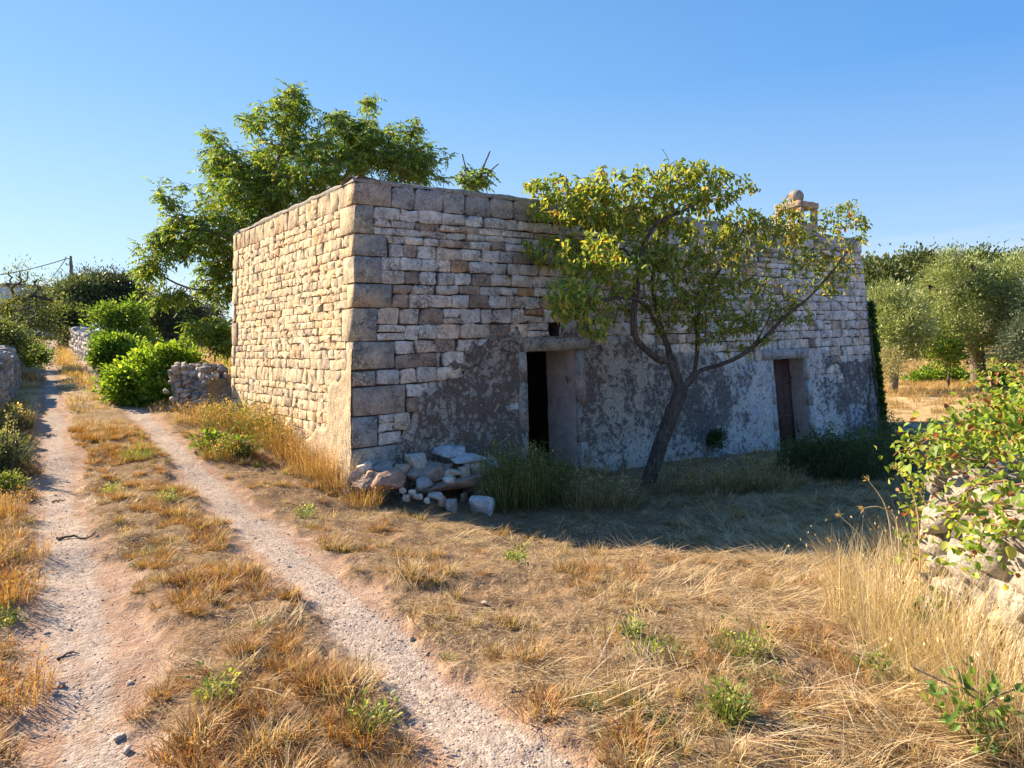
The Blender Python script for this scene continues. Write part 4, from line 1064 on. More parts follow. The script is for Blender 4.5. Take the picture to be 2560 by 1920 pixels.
# ------------------------------------------------------------------ everything that stands round the hut
def place_rock(root, k, c, half, yaw, tilt, col, mesh, name='stone', mat=None):
    """a child stone sharing its mesh; c = centre, half = half sizes"""
    o = bpy.data.objects.new(name, mesh); COL.objects.link(o); o.parent = root
    o.location = Vector((np.array(c) - ORI[root.name]).tolist()); o.rotation_euler = (tilt[0], tilt[1], yaw); o.scale = [float(h) for h in half]; return o
def rock_meshes(cols, mat, seeds=range(10)):
    out = []
    for c in cols:
        for s in seeds:
            V, F = ROCKS[s]; out.append(np_mesh('fieldstone', V, [F], mat, np.tile([*c, 1.0], (len(V), 1))))
    return out
GREYS = [(.36, .34, .31), (.44, .42, .39), (.30, .275, .25)]
def dry_wall(line, height, thick, size, label, seed, cols=GREYS, parts=True, lean=.12, topsize=1.3, group=None, maxparts=300, core=True, upright=.25):
    """dry-stone wall along a list of ground points (x, y)"""
    rg = np.random.default_rng(seed); line = np.array(line, float); hs = np.broadcast_to(np.asarray(height, float), (len(line),))
    mid = line.mean(0); root = thing('dry_stone_wall', (mid[0], mid[1], gz(*mid)), label, 'stone wall', group)
    ms = rock_meshes(cols, M_ROCK); st = []
    seg = np.linalg.norm(np.diff(line, axis=0), axis=1); cum = np.concatenate([[0], np.cumsum(seg)]); Lt = cum[-1]
    def P(s):
        x = np.interp(s, cum, line[:, 0]); y = np.interp(s, cum, line[:, 1]); i = min(np.searchsorted(cum, s, side='right') - 1, len(seg) - 1); i = max(i, 0)
        e = (line[i + 1] - line[i]) / seg[i]; return np.array([x, y]), e, np.interp(s, cum, hs)
    hmax = hs.max(); z = -.05; row = 0
    while z < hmax:
        dz = size * rg.uniform(.55, .85); s = rg.uniform(0, size)
        while s < Lt:
            w = size * rg.uniform(.6, 1.5); p, e, h = P(s); n = np.array([e[1], -e[0]]); top = h + (fbm(np.array([s * 1.3]), np.array([seed * 1.0]), 3, 5)[0] - .5) * .2
            if z + dz * .5 < top:
                th = thick * (1 - lean * z / max(hmax, .1)) * .5; g = gz(*p)
                for sd in (-1, 1):
                    q = p + n * sd * (th - w * .32) + rg.normal(0, .02, 2); yaw = math.atan2(e[1], e[0]) + rg.normal(0, .22)
                    hf = np.array([w * .60, w * .5, dz * .66]) * rg.uniform(.88, 1.12, 3)
                    if rg.random() < upright: hf = hf[[2, 1, 0]] * [1.1, 1, .8]
                    st.append(((q[0], q[1], g + z + dz * .5), hf, yaw, rg.normal(0, .13, 2)))
                if z + dz * 1.5 >= top:
                    for _ in range(max(1, int(thick / size * .8))):
                        q = p + n * rg.uniform(-th, th) * .8; st.append(((q[0], q[1], g + z + dz * .75), np.array([w * .55, w * .45, dz * .55]) * topsize * rg.uniform(.6, 1.1), rg.uniform(0, 3), rg.normal(0, .25, 2)))
            s += w * .98
        z += dz * .9; row += 1
    if core:
        acc = Acc(); ss = np.linspace(.04, Lt - .04, max(3, int(Lt / .5)))
        for side in (0,):
            V = []
            for s in ss:
                p, e, h = P(s); n = np.array([e[1], -e[0]]); g = gz(*p); t0 = thick * .5 - size * .34; t1 = t0 * (1 - lean)
                for (o, zz) in ((-t0, -.1), (-t1, h * .86), (t1, h * .86), (t0, -.1)): V.append([p[0] + n[0] * o, p[1] + n[1] * o, g + zz])
            m = len(ss); i = np.arange(m - 1)[:, None] * 4 + np.arange(4)[None]; j = np.arange(m - 1)[:, None] * 4 + (np.arange(4)[None] + 1) % 4
            acc.add(V, [np.stack([i, j, j + 4, i + 4], -1).reshape(-1, 4), np.array([[0, 1, 2, 3], [m * 4 - 1, m * 4 - 2, m * 4 - 3, m * 4 - 4]])])
        part('rubble_core', root, *acc.out()[:2], M_MORTAR)
    d = np.array([np.linalg.norm(np.array(s[0]) - CAM) / s[1].max() for s in st]); od = np.argsort(d); rest = Acc()
    nparts = maxparts if parts else 0
    for r, i in enumerate(od):
        c, hf, yaw, tl = st[i]
        if r < nparts: place_rock(root, i, c, hf, yaw, tl, None, ms[rg.integers(len(ms))])
        else:
            V, F = ROCKS[rg.integers(10)]; cy, sy = math.cos(yaw), math.sin(yaw); v = V * hf; v = np.stack([v[:, 0] * cy - v[:, 1] * sy, v[:, 0] * sy + v[:, 1] * cy, v[:, 2]], 1) + c
            rest.add(v, [F], np.array([*cols[rg.integers(len(cols))], 1.0]) * [*([rg.uniform(.85, 1.15)] * 3), 1])
    if rest.n: part('wall_stones', root, *(lambda o: (o[0], o[1], M_ROCK, o[2]))(rest.out()), kind='stuff')
    return root

def rock_v(seed, c, half, yaw, tilt=(0, 0), cuts=2, amp=.1):
    V, F = rough_rock(seed, cuts, amp); v = V * half
    m = np.array(Matrix.Rotation(yaw, 3, 'Z') @ Matrix.Rotation(tilt[0], 3, 'X') @ Matrix.Rotation(tilt[1], 3, 'Y'))
    return v @ m.T + np.array(c), F
def front_depth(px, py):
    a, z = FR.inv(px, py); return FR(np.array(a), np.array(z))[1]

def build_bench():
    """collapsed stone bench against the hut's corner, with loose stones fallen from it"""
    rg = np.random.default_rng(31); g0 = G(1010, 1268)
    root = thing('stone_bench', (g0[0], g0[1], gz(g0[0], g0[1])), 'collapsed stone bench of slabs and rubble against the foot of the hut beside its corner', 'stone bench')
    yawF = math.atan2((D_[1] - C_[1])[1], (D_[1] - C_[1])[0])
    BL, WH, GR, RD, BR = (.62, .58, .52), (.72, .68, .62), (.64, .57, .48), (.58, .36, .25), (.54, .41, .31)
    rows = [  # centre x, y, w, h in the picture, set-out from the wall, colour, yaw offset, tilt, depth factor
        (913, 1172, 42, 30, .20, GR, .1, 0, 1.), (962, 1176, 54, 33, .30, (.40, .36, .34), 0, 0, 1.), (926, 1198, 36, 34, .38, RD, .3, .1, 1.),
        (884, 1206, 44, 64, .16, (.42, .39, .36), .1, 0, 1.), (1010, 1190, 52, 52, .28, BR, .2, .2, 1.),
        (973, 1219, 76, 74, .62, (.46, .31, .235), .3, .35, .8), (1037, 1160, 70, 40, .38, BL, .05, 0, 1.2),
        (1062, 1186, 92, 44, .52, (.40, .32, .27), .08, .12, 1.), (1130, 1176, 56, 30, .60, GR, 0, .1, 1.), (1160, 1186, 40, 36, .66, GR, .1, 0, 1.),
        (1186, 1178, 26, 48, .62, GR, 0, .05, 1.), (1203, 1172, 18, 42, .60, GR, 0, 0, 1.), (1168, 1167, 22, 16, .60, BL, 0, 0, 1.),
        (1232, 1167, 38, 54, .42, BL, .2, -.15, 1.), (1130, 1212, 168, 22, .74, (.42, .30, .235), 0, .07, 1.5), (1060, 1212, 44, 34, .72, (.42, .41, .41), .2, .1, 1.),
        (1210, 1231, 78, 42, .70, GR, .1, .1, 1.1), (1229, 1256, 30, 26, .85, GR, 0, 0, 1.), (1161, 1248, 26, 28, .8, BR, .4, .3, 1.),
        (1104, 1256, 22, 24, 1.0, BR, .2, .1, 1.), (1030, 1236, 22, 20, .8, GR, 0, 0, 1.), (1046, 1244, 20, 16, .9, GR, 0, 0, 1.), (1016, 1246, 20, 16, .8, GR, 0, 0, 1.),
        (1068, 1252, 18, 14, 1.0, GR, 0, 0, 1.), (1005, 1228, 18, 16, .7, GR, 0, 0, 1.), (900, 1228, 26, 28, .3, RD, 0, 0, 1.), (935, 1228, 24, 34, .45, (.44, .30, .22), 0, 0, 1.),
        (868, 1236, 24, 24, .2, GR, 0, 0, 1.), (1088, 1232, 150, 46, .42, BR, 0, 0, .9)]
    def dims(px, py, w, h, off):
        dep = front_depth(px, py) - off; k = dep / F_PX; return dep, w * k / 2, h * k / 2
    for i, (px, py, w, h, off, c, ya, ti, df) in enumerate(rows):
        dep, hw, hh = dims(px, py, w, h, off); half = np.array([hw * 1.28, hw * df * .9 if w < 120 else .28, hh * 1.38])
        V, F = rock_v(50 + i, at(px, py, dep) + [0, half[1] * .3, 0], half, yawF * .6 + ya, (0, -ti))
        part('stone', root, V, F, M_ROCK, np.tile([*(np.array(c) * rg.uniform(.9, 1.1)), 1.], (len(V), 1)))
    # the pocked grey top slab and the mound of mortar behind it
    for nm, px, py, w, h, off, c, sd in (('top_slab', 1162, 1146, 128, 30, .40, (.58, .585, .60), 90), ('mortar_mound', 1125, 1128, 84, 26, .22, (.52, .53, .57), 91)):
        dep, hw, hh = dims(px, py, w, h, off); V, F = rock_v(sd, at(px, py, dep), (hw * 1.05, .27, hh * 1.0), yawF, (0, .02), 3, .08)
        part(nm, root, V, F, M_ROCK, np.tile([*c, 1.], (len(V), 1)))
    # solid rubble filling, so that no gap shows the wall through it
    for k, (px, py, w, h) in enumerate(((930, 1205, 110, 60), (1090, 1185, 150, 60), (1190, 1200, 100, 70))):
        dep, hw, hh = dims(px, py, w * 1.15, h * 1.1, .32); V, F = rock_v(95 + k, at(px, py, dep), (hw, .26, hh), yawF)
        part('rubble_fill', root, V, F, M_ROCK, np.tile([.34, .27, .22, 1.], (len(V), 1)))
    loose = [('boulder', 1203, 1270, 100, 72, 1.28, (.60, .59, .60), 'big pale bluish-white boulder lying in front of the collapsed bench', 70, .12, .9),
             ('loose_stone', 1089, 1241, 46, 28, 1.02, (.46, .46, .46), 'flat light grey stone fallen under the left end of the long reddish slab', 71, .12, .9),
             ('loose_stone', 1130, 1264, 42, 40, 1.12, (.42, .41, .40), 'cracked grey stone on the ground just left of the big white boulder', 72, 0, 1.),
             ('loose_stone', 1124, 1199, 44, 22, .95, (.62, .59, .54), 'small bright cream stone perched on the long reddish slab of the bench', 73, .1, .9)]
    for nm, px, py, w, h, off, c, lb, sd, ti, df in loose:
        dep, hw, hh = dims(px, py, w, h, off); ctr = at(px, py, dep); half = (hw, hw * df * .75, hh)
        V, F = rock_v(sd, ctr, half, .3, (0, ti), 3, .09)
        single(nm, (ctr[0], ctr[1], V[:, 2].min()), V, F, M_ROCK, lb, 'stone', np.tile([*c, 1.], (len(V), 1)), group='stones fallen from the bench')

# ---- trees
def make_tree(name, label, cat, base, sk, tips, rg, leaf_args, bark, tip_r=.004, e=2.3, leafmat=None, trunk_scale=1.0, group=None, tipsel=None):
    root = thing(name, base, label, cat, group)
    r = sk.radii(tip_r, e) * trunk_scale; P = np.array(sk.P)
    acc = sk.mesh(r); V, F, _ = acc.out(); part('trunk', root, V, F, bark, None, True)
    T = tips if tipsel is None else tipsel(P[tips], tips)
    V, F, C = twig_leaves(rg, P, sk.par, T, **leaf_args); part('crown', root, V, F, leafmat or M_LEAF, C)
    return root
def build_pear():
    rg = np.random.default_rng(41); D0 = 10.35
    base = at(1616, 1222, D0); base[2] = gz(base[0], base[1]) - .03
    sk = Skel()
    A = lambda L: [at(x, y, D0 + d) for x, y, d in L]
    t = sk.limb([base] + A([(1634, 1165, -.02), (1652, 1110, -.05), (1672, 1055, -.05), (1690, 1010, -.05), (1702, 978, -.05)]), 4)
    fork = t[-1]; F0 = sk.P[fork]
    l1 = sk.limb([F0] + A([(1692, 945, 0), (1680, 905, 0), (1668, 862, .05), (1654, 815, .1), (1638, 760, .15), (1630, 705, .2), (1640, 640, .2), (1650, 560, .2)]), 3, fork)
    j = l1[6]
    sk.limb([sk.P[j]] + A([(1648, 900, -.15), (1612, 872, -.3), (1590, 845, -.4), (1584, 800, -.45), (1588, 745, -.5), (1598, 680, -.5), (1610, 615, -.5), (1640, 560, -.5), (1700, 530, -.4), (1760, 500, -.3)]), 3, j)
    r1 = sk.limb([F0] + A([(1726, 950, -.05), (1752, 926, -.1), (1800, 912, -.1), (1850, 890, -.15), (1905, 850, -.2), (1965, 790, -.2), (2030, 735, -.2), (2095, 660, -.1), (2140, 600, 0)]), 3, fork)
    j2 = r1[4]
    sk.limb([sk.P[j2]] + A([(1742, 890, .1), (1744, 840, .15), (1748, 780, .2), (1775, 715, .2), (1815, 650, .2), (1850, 590, .2)]), 3, j2)
    j3 = l1[9]
    sk.limb([sk.P[j3]] + A([(1610, 760, -.4), (1540, 745, -1.0), (1470, 765, -1.6), (1430, 780, -1.9)]), 3, j3)
    sk.limb([sk.P[r1[14]]] + A([(1960, 745, -.3), (2060, 740, -.4), (2150, 790, -.3), (2190, 820, -.2)]), 3, r1[14])
    dense = ell_attr(rg, [(1560, 505, 180, 80, D0 - .1, .75, 250), (1440, 510, 120, 68, D0 - .1, .6, 150), (1740, 475, 125, 62, D0 - .1, .5, 120), (1385, 630, 85, 50, D0 - .1, .5, 75), (1340, 470, 26, 18, D0, .2, 10), (1720, 425, 60, 24, D0, .3, 26),
                          (1430, 745, 72, 60, D0 - 1.9, .35, 80), (1480, 640, 95, 70, D0 - 1.3, .5, 110), (1560, 690, 70, 50, D0 - .9, .4, 40), (1700, 650, 80, 60, D0 - .4, .5, 50), (1600, 610, 140, 70, D0, .8, 120), (1800, 560, 120, 60, D0, .6, 70),
                          (1490, 825, 40, 30, D0 - 1.9, .2, 16)])
    sparse = ell_attr(rg, [(1900, 640, 180, 95, D0 - .1, .8, 260), (1800, 760, 150, 80, D0 - .1, .7, 200), (2110, 560, 65, 50, D0, .3, 60), (1960, 560, 100, 55, D0, .4, 90), (1650, 760, 120, 70, D0 - .1, .6, 120), (2060, 680, 90, 70, D0, .4, 80), (1500, 780, 60, 50, D0 - .6, .4, 40), (1980, 780, 70, 40, D0, .3, 50), (1840, 830, 130, 50, D0 - .1, .5, 90), (1740, 720, 110, 90, D0 - .2, .5, 90)])
    dense = np.concatenate([dense, np.array([at(x + rg.normal(0, 6), y + rg.normal(0, 6), D0 - .1 + rg.normal(0, .25)) for x, y in ((1500, 425), (1560, 430), (1650, 415), (1700, 405), (1400, 448), (1340, 460), (1325, 470), (1760, 412), (1850, 445), (1880, 475), (1480, 440), (1600, 420), (1740, 400), (1820, 430), (1365, 450)) for _ in range(3)])])
    sparse = np.concatenate([sparse, np.array([at(x + rg.normal(0, 6), y + rg.normal(0, 6), D0 + rg.normal(0, .2)) for x, y in ((2110, 515), (2135, 500), (2150, 545), (2165, 560), (2070, 530), (1960, 500), (2000, 540), (2165, 600), (2120, 620)) for _ in range(3)])])
    bare = np.array([at(1655, 372, D0), at(1672, 400, D0), at(2210, 820, D0 - .1)])
    td = sk.grow(np.concatenate([dense]), rg, .22, .05, .16); ts = sk.grow(sparse, rg, .22, .05, .2); sk.grow(bare, rg, .3, 0, .05)
    ts = rg.permutation(ts)
    root = thing('pear_tree', base, 'leaning pear tree with yellowing leaves growing before the front wall between the two doorways', 'tree')
    r = sk.radii(.0042, 1.8); r = .105 * (r / r[0]) ** 1.3; r = np.clip(r, .004, .105); P = np.array(sk.P)
    V, F, _ = sk.mesh(r).out(); part('trunk', root, V, F, M_BARK, None, True)
    pal = [(.23, .32, .06), (.33, .40, .08), (.17, .26, .06), (.48, .46, .10), (.64, .44, .08), (.50, .24, .08)]
    V1 = twig_leaves(rg, P, sk.par, td, (5, 10), (.06, .10), (.034, .055), pal, (5, 5, 3, 2.4, .7, .25), droop_dir=-.75, clus=2, fold=.35, droop=.25)
    V2 = twig_leaves(rg, P, sk.par, ts[: int(len(ts) * .95)], (4, 9), (.045, .08), (.025, .042), pal, (4, 4, 4, 2, 1.0, .7), droop_dir=-.7, clus=2, fold=.35, droop=.25)
    for (V, F, C) in (V1, V2): part('crown', root, V, F, M_LEAF, C)
def build_walnut():
    rg = np.random.default_rng(43); D0 = 16.2
    b = at(760, 900, D0); base = np.array([b[0], b[1], gz(b[0], b[1]) - .05]); A = lambda L: [at(x, y, D0 + d) for x, y, d in L]; sk = Skel()
    t = sk.limb([base] + A([(762, 820, 0), (765, 740, 0), (770, 680, 0)]), 4); f = t[-1]; F0 = sk.P[f]
    for L in ([(720, 600, -.5), (680, 500, -.8), (700, 380, -.8), (728, 240, -.6)], [(800, 560, .3), (860, 450, .5), (905, 340, .4), (922, 262, .4)], [(860, 620, -.4), (960, 520, -.5), (1030, 400, -.5), (1038, 330, -.4)],
              [(680, 640, -1), (580, 600, -1.6), (480, 560, -1.8), (400, 530, -1.9)], [(660, 700, -.6), (560, 720, -1), (470, 720, -1.2), (360, 665, -1.3)], [(700, 560, 0), (620, 450, .2), (560, 380, .3), (530, 340, .3)],
              [(640, 760, -.8), (580, 800, -1.2), (520, 830, -1.6), (470, 830, -1.7)]):
        sk.limb([F0] + A(L), 4, f)
    att = ell_attr(rg, [(640, 520, 215, 180, D0 - .4, 1.6, 170), (860, 400, 220, 120, D0, 1.6, 130), (760, 430, 165, 110, D0, 2., 550), (725, 280, 55, 60, D0 - .4, .8, 88), (905, 360, 85, 70, D0 + .2, 1., 196), (1020, 410, 75, 72, D0, 1., 210), (610, 480, 110, 95, D0 - .2, 1.6, 288),
                        (545, 395, 55, 45, D0, .8, 57), (500, 580, 95, 60, D0 - 1.3, .9, 157), (415, 610, 60, 40, D0 - 1.5, .5, 67), (370, 665, 42, 24, D0 - 1.3, .4, 36), (550, 690, 60, 70, D0 - .8, .8, 130), (640, 600, 90, 90, D0 - .6, 1.2, 183),
                        (520, 820, 60, 34, D0 - 1.6, .5, 63), (560, 850, 26, 40, D0 - 1.5, .3, 42), (430, 745, 55, 22, D0 - 1.5, .3, 31), (420, 500, 26, 30, D0 - 1, .3, 15), (735, 225, 12, 14, D0 - .5, .2, 10), (922, 255, 12, 14, D0 + .3, .2, 10), (520, 335, 14, 10, D0, .2, 7), (640, 300, 30, 30, D0, .4, 21), (1035, 320, 14, 16, D0, .2, 10), (850, 300, 30, 26, D0, .4, 25)])
    tips = sk.grow(att, rg, .35, .06, .12)
    spr = [[(430, 470), (400, 450), (392, 470)], [(440, 530), (405, 500), (398, 480)], [(360, 640), (338, 668), (352, 690)], [(420, 700), (380, 720), (366, 735)], [(700, 260), (690, 235), (728, 208)], [(620, 320), (600, 290), (640, 262)], [(540, 350), (520, 330), (505, 325)], [(930, 300), (920, 265), (926, 243)], [(1040, 360), (1042, 320), (1050, 300)], [(1080, 400), (1100, 370), (1108, 390)], [(820, 330), (800, 300), (812, 290)], [(860, 330), (850, 296), (856, 280)], [(980, 340), (985, 322), (1000, 312)], [(660, 300), (668, 280), (660, 262)], [(450, 610), (420, 590), (400, 570)], [(390, 600), (350, 610), (335, 620)], [(470, 840), (440, 850), (450, 880)], [(1090, 440), (1110, 450), (1104, 480)], [(570, 380), (548, 360), (560, 340)]]
    ex_ = [at(x + rg.normal(0, 5), y + rg.normal(0, 5), D0 - .8 + rg.normal(0, .3)) for q in spr for x, y in q for _ in range(2)]
    tips = np.concatenate([tips, sk.grow(np.array(ex_), rg, .3, .03, .06)])
    root = thing('walnut_tree', base, 'large green walnut tree rising behind the left end of the hut', 'tree')
    r = sk.radii(.006, 1.8); r = .17 * (r / r[0]) ** 1.3; r = np.clip(r, .0055, .17); P = np.array(sk.P)
    V, F, _ = sk.mesh(r).out(); part('trunk', root, V, F, M_TWIG, None, True)
    pal = [(.14, .245, .05), (.20, .31, .06), (.10, .18, .04), (.31, .35, .08), (.30, .25, .07)]
    V, F, C = twig_leaves(rg, P, sk.par, tips, (2, 4), (.08, .13), (.034, .052), pal, (5, 5, 3, 2, .5), droop_dir=-.3, compound=7, clus=2, fold=.2, droop=.2)
    part('crown', root, V, F, M_LEAF, C)
    # separate slender sapling whose head shows above the parapet
    b = at(1190, 900, 17.0); base = np.array([b[0], b[1], gz(b[0], b[1])]); sk = Skel(); A = lambda L: [at(x, y, 17.0 + d) for x, y, d in L]
    sk.limb([base] + A([(1185, 800, 0), (1180, 650, 0), (1178, 520, 0), (1200, 440, 0), (1222, 385, 0)]), 4)
    tips = sk.grow(ell_attr(rg, [(1182, 450, 42, 30, 17, .6, 34), (1215, 440, 18, 26, 17, .3, 8)]), rg, .3, .05, .1); bt = sk.grow(np.array([at(1156, 385, 17), at(1226, 378, 17), at(1246, 410, 17)]), rg, .4, 0, .03)
    root = thing('walnut_sapling', base, 'small leafy tree head with bare twigs peeping over the parapet right of the walnut', 'tree')
    r = sk.radii(.006, 2.3); r = np.maximum(r * .06 / r[0], .006); P = np.array(sk.P); V, F, _ = sk.mesh(r).out(); part('trunk', root, V, F, M_TWIG, None, True)
    V, F, C = twig_leaves(rg, P, sk.par, tips, (2, 4), (.09, .14), (.04, .06), pal, (5, 4, 3, 2, .5), droop_dir=-.3, compound=7); part('crown', root, V, F, M_LEAF, C)

OLIVE = [(.22, .29, .11), (.31, .38, .16), (.14, .20, .07), (.40, .45, .22), (.27, .33, .09)]
DARKG = [(.08, .125, .04), (.115, .16, .055), (.05, .085, .03), (.15, .19, .07)]
FRESH = [(.14, .25, .035), (.19, .31, .045), (.09, .18, .03), (.27, .36, .07)]
def simple_tree(name, label, base, trunk, ells, seed, pal, w, leafn=60, Lr=(.07, .12), Wr=(.02, .035), clump=.45, r0=.2, bark=None, mat=None, wide=False, cat='tree', group=None, shell=.5, up=.35, noise=.3, limbs=True):
    """ells in picture coordinates (px, py, rx, ry, depth, rdepth, nclump)"""
    rg = np.random.default_rng(seed); root = thing(name, base, label, cat, group); E = []
    for px, py, rx, ry, dep, rd, n in ells:
        c = at(px, py, dep); E.append((*c, rx * dep / F_PX, rd, ry * dep / F_PX, n))
    if trunk:
        sk = Skel(); t = sk.limb([np.array(base) - [0, 0, .1]] + trunk, 3); f = t[-1]
        if limbs:
            at_ = np.concatenate([np.array(e[:3]) + norm(rg.normal(0, 1, (7, 3))) * np.array(e[3:6]) * .75 for e in E]); sk.grow(at_, rg, .5, .05, .15)
        r = sk.radii(.02, 2.2); r = np.maximum(r * r0 / r[0], .012); V, F, _ = sk.mesh(r).out(); part('trunk', root, V, F, bark or M_BARK2, None, True)
    V, F, C = clump_cloud(rg, E, leafn, Lr, Wr, pal, w, clump, up, wide, shell, noise); part('crown', root, V, F, mat or M_OLEAF, C); return root
def gpt(px, py): 
    g = G(px, py); return np.array([g[0], g[1], gz(g[0], g[1])])
def gat(px, depth):
    b = at(px, 900, depth); return np.array([b[0], b[1], gz(b[0], b[1])])

def build_background():
    # --- right-hand olive grove
    b = gpt(2450, 966); d = b[1]
    simple_tree('olive_tree', 'tall silvery olive tree with a pale trunk in the sunlit field right of the hut', b, [at(2446, 930, d), at(2440, 880, d), at(2438, 850, d)],
        [(2400, 760, 105, 95, d, 2.2, 230), (2380, 695, 75, 50, d - .5, 1.6, 90), (2500, 740, 95, 95, d, 2.4, 200), (2530, 690, 70, 45, d, 1.6, 90), (2350, 840, 50, 55, d - .6, 1., 60), (2520, 850, 75, 60, d - .8, 1.2, 90), (2390, 650, 24, 20, d, .6, 10)],
        61, OLIVE, (4, 4, 2, 2, 2), 75, (.10, .17), (.026, .042), .38, .27, group='olive trees of the right-hand grove')
    b = gat(2235, 25.0); d = b[1]
    simple_tree('olive_tree', 'low rounded silver olive bush close behind the right end of the hut', b, [at(2236, 880, d)],
        [(2225, 800, 72, 66, d, 1.7, 170), (2200, 850, 60, 55, d - .3, 1.3, 110), (2270, 830, 40, 50, d, 1., 60), (2215, 745, 50, 25, d, 1., 40)], 62, OLIVE, (3, 5, 1.5, 3, 1), 75, (.10, .16), (.026, .042), .36, .14, group='olive trees of the right-hand grove')
    b = gat(2195, 23.0); d = b[1]
    simple_tree('olive_shoots', 'straw-coloured low shrub at the foot of the rounded olive bush', b, None, [(2205, 910, 38, 36, d, .8, 60)], 66, [(.42, .38, .20), (.36, .33, .16), (.26, .27, .12)], (2, 2, 1), 50, (.07, .12), (.02, .03), .3, cat='shrub', shell=.2)
    b = gat(2640, 24.0); d = b[1]
    simple_tree('olive_tree', 'blue-green olive tree cut off by the right edge of the picture', b, [at(2630, 900, d)], [(2600, 850, 70, 75, d, 1.6, 130), (2650, 760, 80, 90, d, 1.8, 120)], 63,
        [(.10, .15, .10), (.13, .18, .13), (.17, .21, .13)], (3, 3, 1), 70, (.09, .15), (.025, .04), .36, .2, group='olive trees of the right-hand grove')
    # vine and ground cover under the olive
    b = gpt(2330, 955); d = b[1]
    simple_tree('green_ground_cover', 'bright green low leafy patch left of the pale olive trunk', b, None, [(2345, 945, 75, 17, d - .2, 1.2, 130)], 64, FRESH, (3, 3, 2, 1), 40, (.10, .16), (.07, .11), .28, mat=M_LEAF, wide=True, cat='plant', shell=.1)
    b = gat(2515, 26.0); d = b[1]
    simple_tree('green_ground_cover', 'small bright green leafy patch right of the pale olive trunk', b, None, [(2510, 952, 40, 13, d, .8, 50)], 65, FRESH, (3, 3, 2, 1), 40, (.10, .16), (.07, .11), .25, mat=M_LEAF, wide=True, cat='plant', shell=.1)
    b = gat(2370, 26.5); d = b[1]
    simple_tree('young_fruit_tree', 'small loose tree with larger bright leaves in front of the tall olive', b, [at(2375, 900, d)], [(2362, 880, 42, 32, d - .4, .7, 55), (2330, 850, 22, 26, d - .4, .5, 24)], 67, FRESH + [(.33, .36, .10)], (2, 2, 2, 1, 2), 22, (.10, .16), (.06, .09), .4, .05, M_BARK, M_LEAF, True)
    # dark holm oaks on the rise
    oak = 'holm oaks on the wooded rise behind the grove'
    for k, (px, py, rx, ry, dep, lb) in enumerate((
            (2190, 715, 52, 52, 62, 'dark olive-green oak directly beside the upper right corner of the hut'),
            (2285, 705, 58, 62, 66, 'tallest dark green oak between the hut and the tall olive'),
            (2165, 690, 30, 28, 76, 'small far oak touching the right edge of the hut wall'),
            (2440, 670, 60, 36, 82, 'dark oak crown showing between the two heads of the tall olive'),
            (2330, 690, 46, 50, 84, 'far oak crown just left of the tall olive'),
            (2540, 690, 60, 50, 80, 'dark oak crown at the right edge above the olives'),
            (2250, 780, 80, 60, 58, 'low dark oak mass behind the rounded olive bush'))):
        b = gat(px, dep)
        simple_tree('holm_oak', lb, b, [b + [0, 0, 2.2]], [(px, py, rx, ry, dep, 3.5, 130), (px - 8, py + ry * .9, rx * .85, ry * .9, dep, 3., 80)], 70 + k, DARKG + [(.13, .15, .06)], (3, 3, 1.5, 1.5, 1), 34, (.28, .44), (.16, .26), 1.0, .35, M_BARK, M_OLEAF, True, group=oak, shell=.55)
    acc = Acc(); rg = np.random.default_rng(90)
    b = gat(2420, 105)
    E = [(*(gat(px, 100 + rg.uniform(-8, 12)) + [0, 0, rg.uniform(1.5, 3.2)]), 4.5, 4, rg.uniform(2.6, 4.0), 40) for px in range(2120, 2660, 34)]
    V, F, C = clump_cloud(rg, E, 26, (.5, .8), (.3, .45), DARKG, (2, 3, 1, 2), 1.3, .3, True)
    single('far_wood', b, V, F, M_OLEAF, 'dark green wood closing the field behind the olive grove', 'wood', C, kind='stuff')
    # --- rubble pile and stones behind the hut's right corner
    rg = np.random.default_rng(91); g = gpt(2268, 1090); pile = thing('rubble_pile', g, 'small pile of pale and reddish stones by the ivy at the right hut corner', 'rubble pile')
    ms = rock_meshes([(.42, .40, .38), (.46, .36, .30)], M_ROCK)
    for k in range(26):
        px = rg.uniform(2228, 2318); py = 1096 - (1 - abs(px - 2270) / 50) * rg.uniform(0, 34); p = at(px, py, g[1] + rg.uniform(-.3, .3))
        s = rg.uniform(.06, .15); place_rock(pile, k, p, (s * 1.2, s, s * .8), rg.uniform(0, 3), rg.normal(0, .3, 2), None, ms[rg.integers(len(ms))])
    # --- left side, beyond the lane
    dk = [(.06, .085, .045), (.085, .11, .06), (.045, .065, .03), (.12, .145, .085)]
    tw = 'olive trees behind the lane'
    def otree(lb, ells, seed, dep, px, pal=dk, w=(3, 3, 2, 1), leafn=55, Lr=(.16, .26), Wr=(.05, .08), cl=.6, r0=.25, name='olive_tree', mat=None, wide=False, grp=tw, cat='tree', tr=None, shell=.5):
        b = gat(px, dep); simple_tree(name, lb, b, tr or [b + [0, 0, 1.3]], ells, seed, pal, w, leafn, Lr, Wr, cl, r0, None, mat, wide, group=grp, cat=cat, shell=shell)
    otree('big grey-green olive tree standing under the utility pole', [(190, 755, 44, 46, 43, 2., 130), (205, 725, 38, 22, 43, 1.5, 60), (170, 790, 26, 30, 43, 1., 30)], 101, 43, 195, OLIVE[:3] + dk[:1], (2, 1, 3, 3))
    otree('broad dark olive tree right of the one under the utility pole', [(280, 750, 60, 52, 45, 2.3, 170), (250, 710, 36, 26, 45, 1.5, 60), (335, 770, 30, 50, 45, 1.4, 70), (310, 715, 24, 20, 45, 1., 30), (360, 725, 14, 16, 48, .8, 12)], 102, 45, 285)
    otree('round dark olive tree standing alone left of the walnut branches', [(440, 785, 64, 44, 40, 2.2, 190), (400, 800, 30, 34, 39, 1.2, 60)], 103, 40, 440)
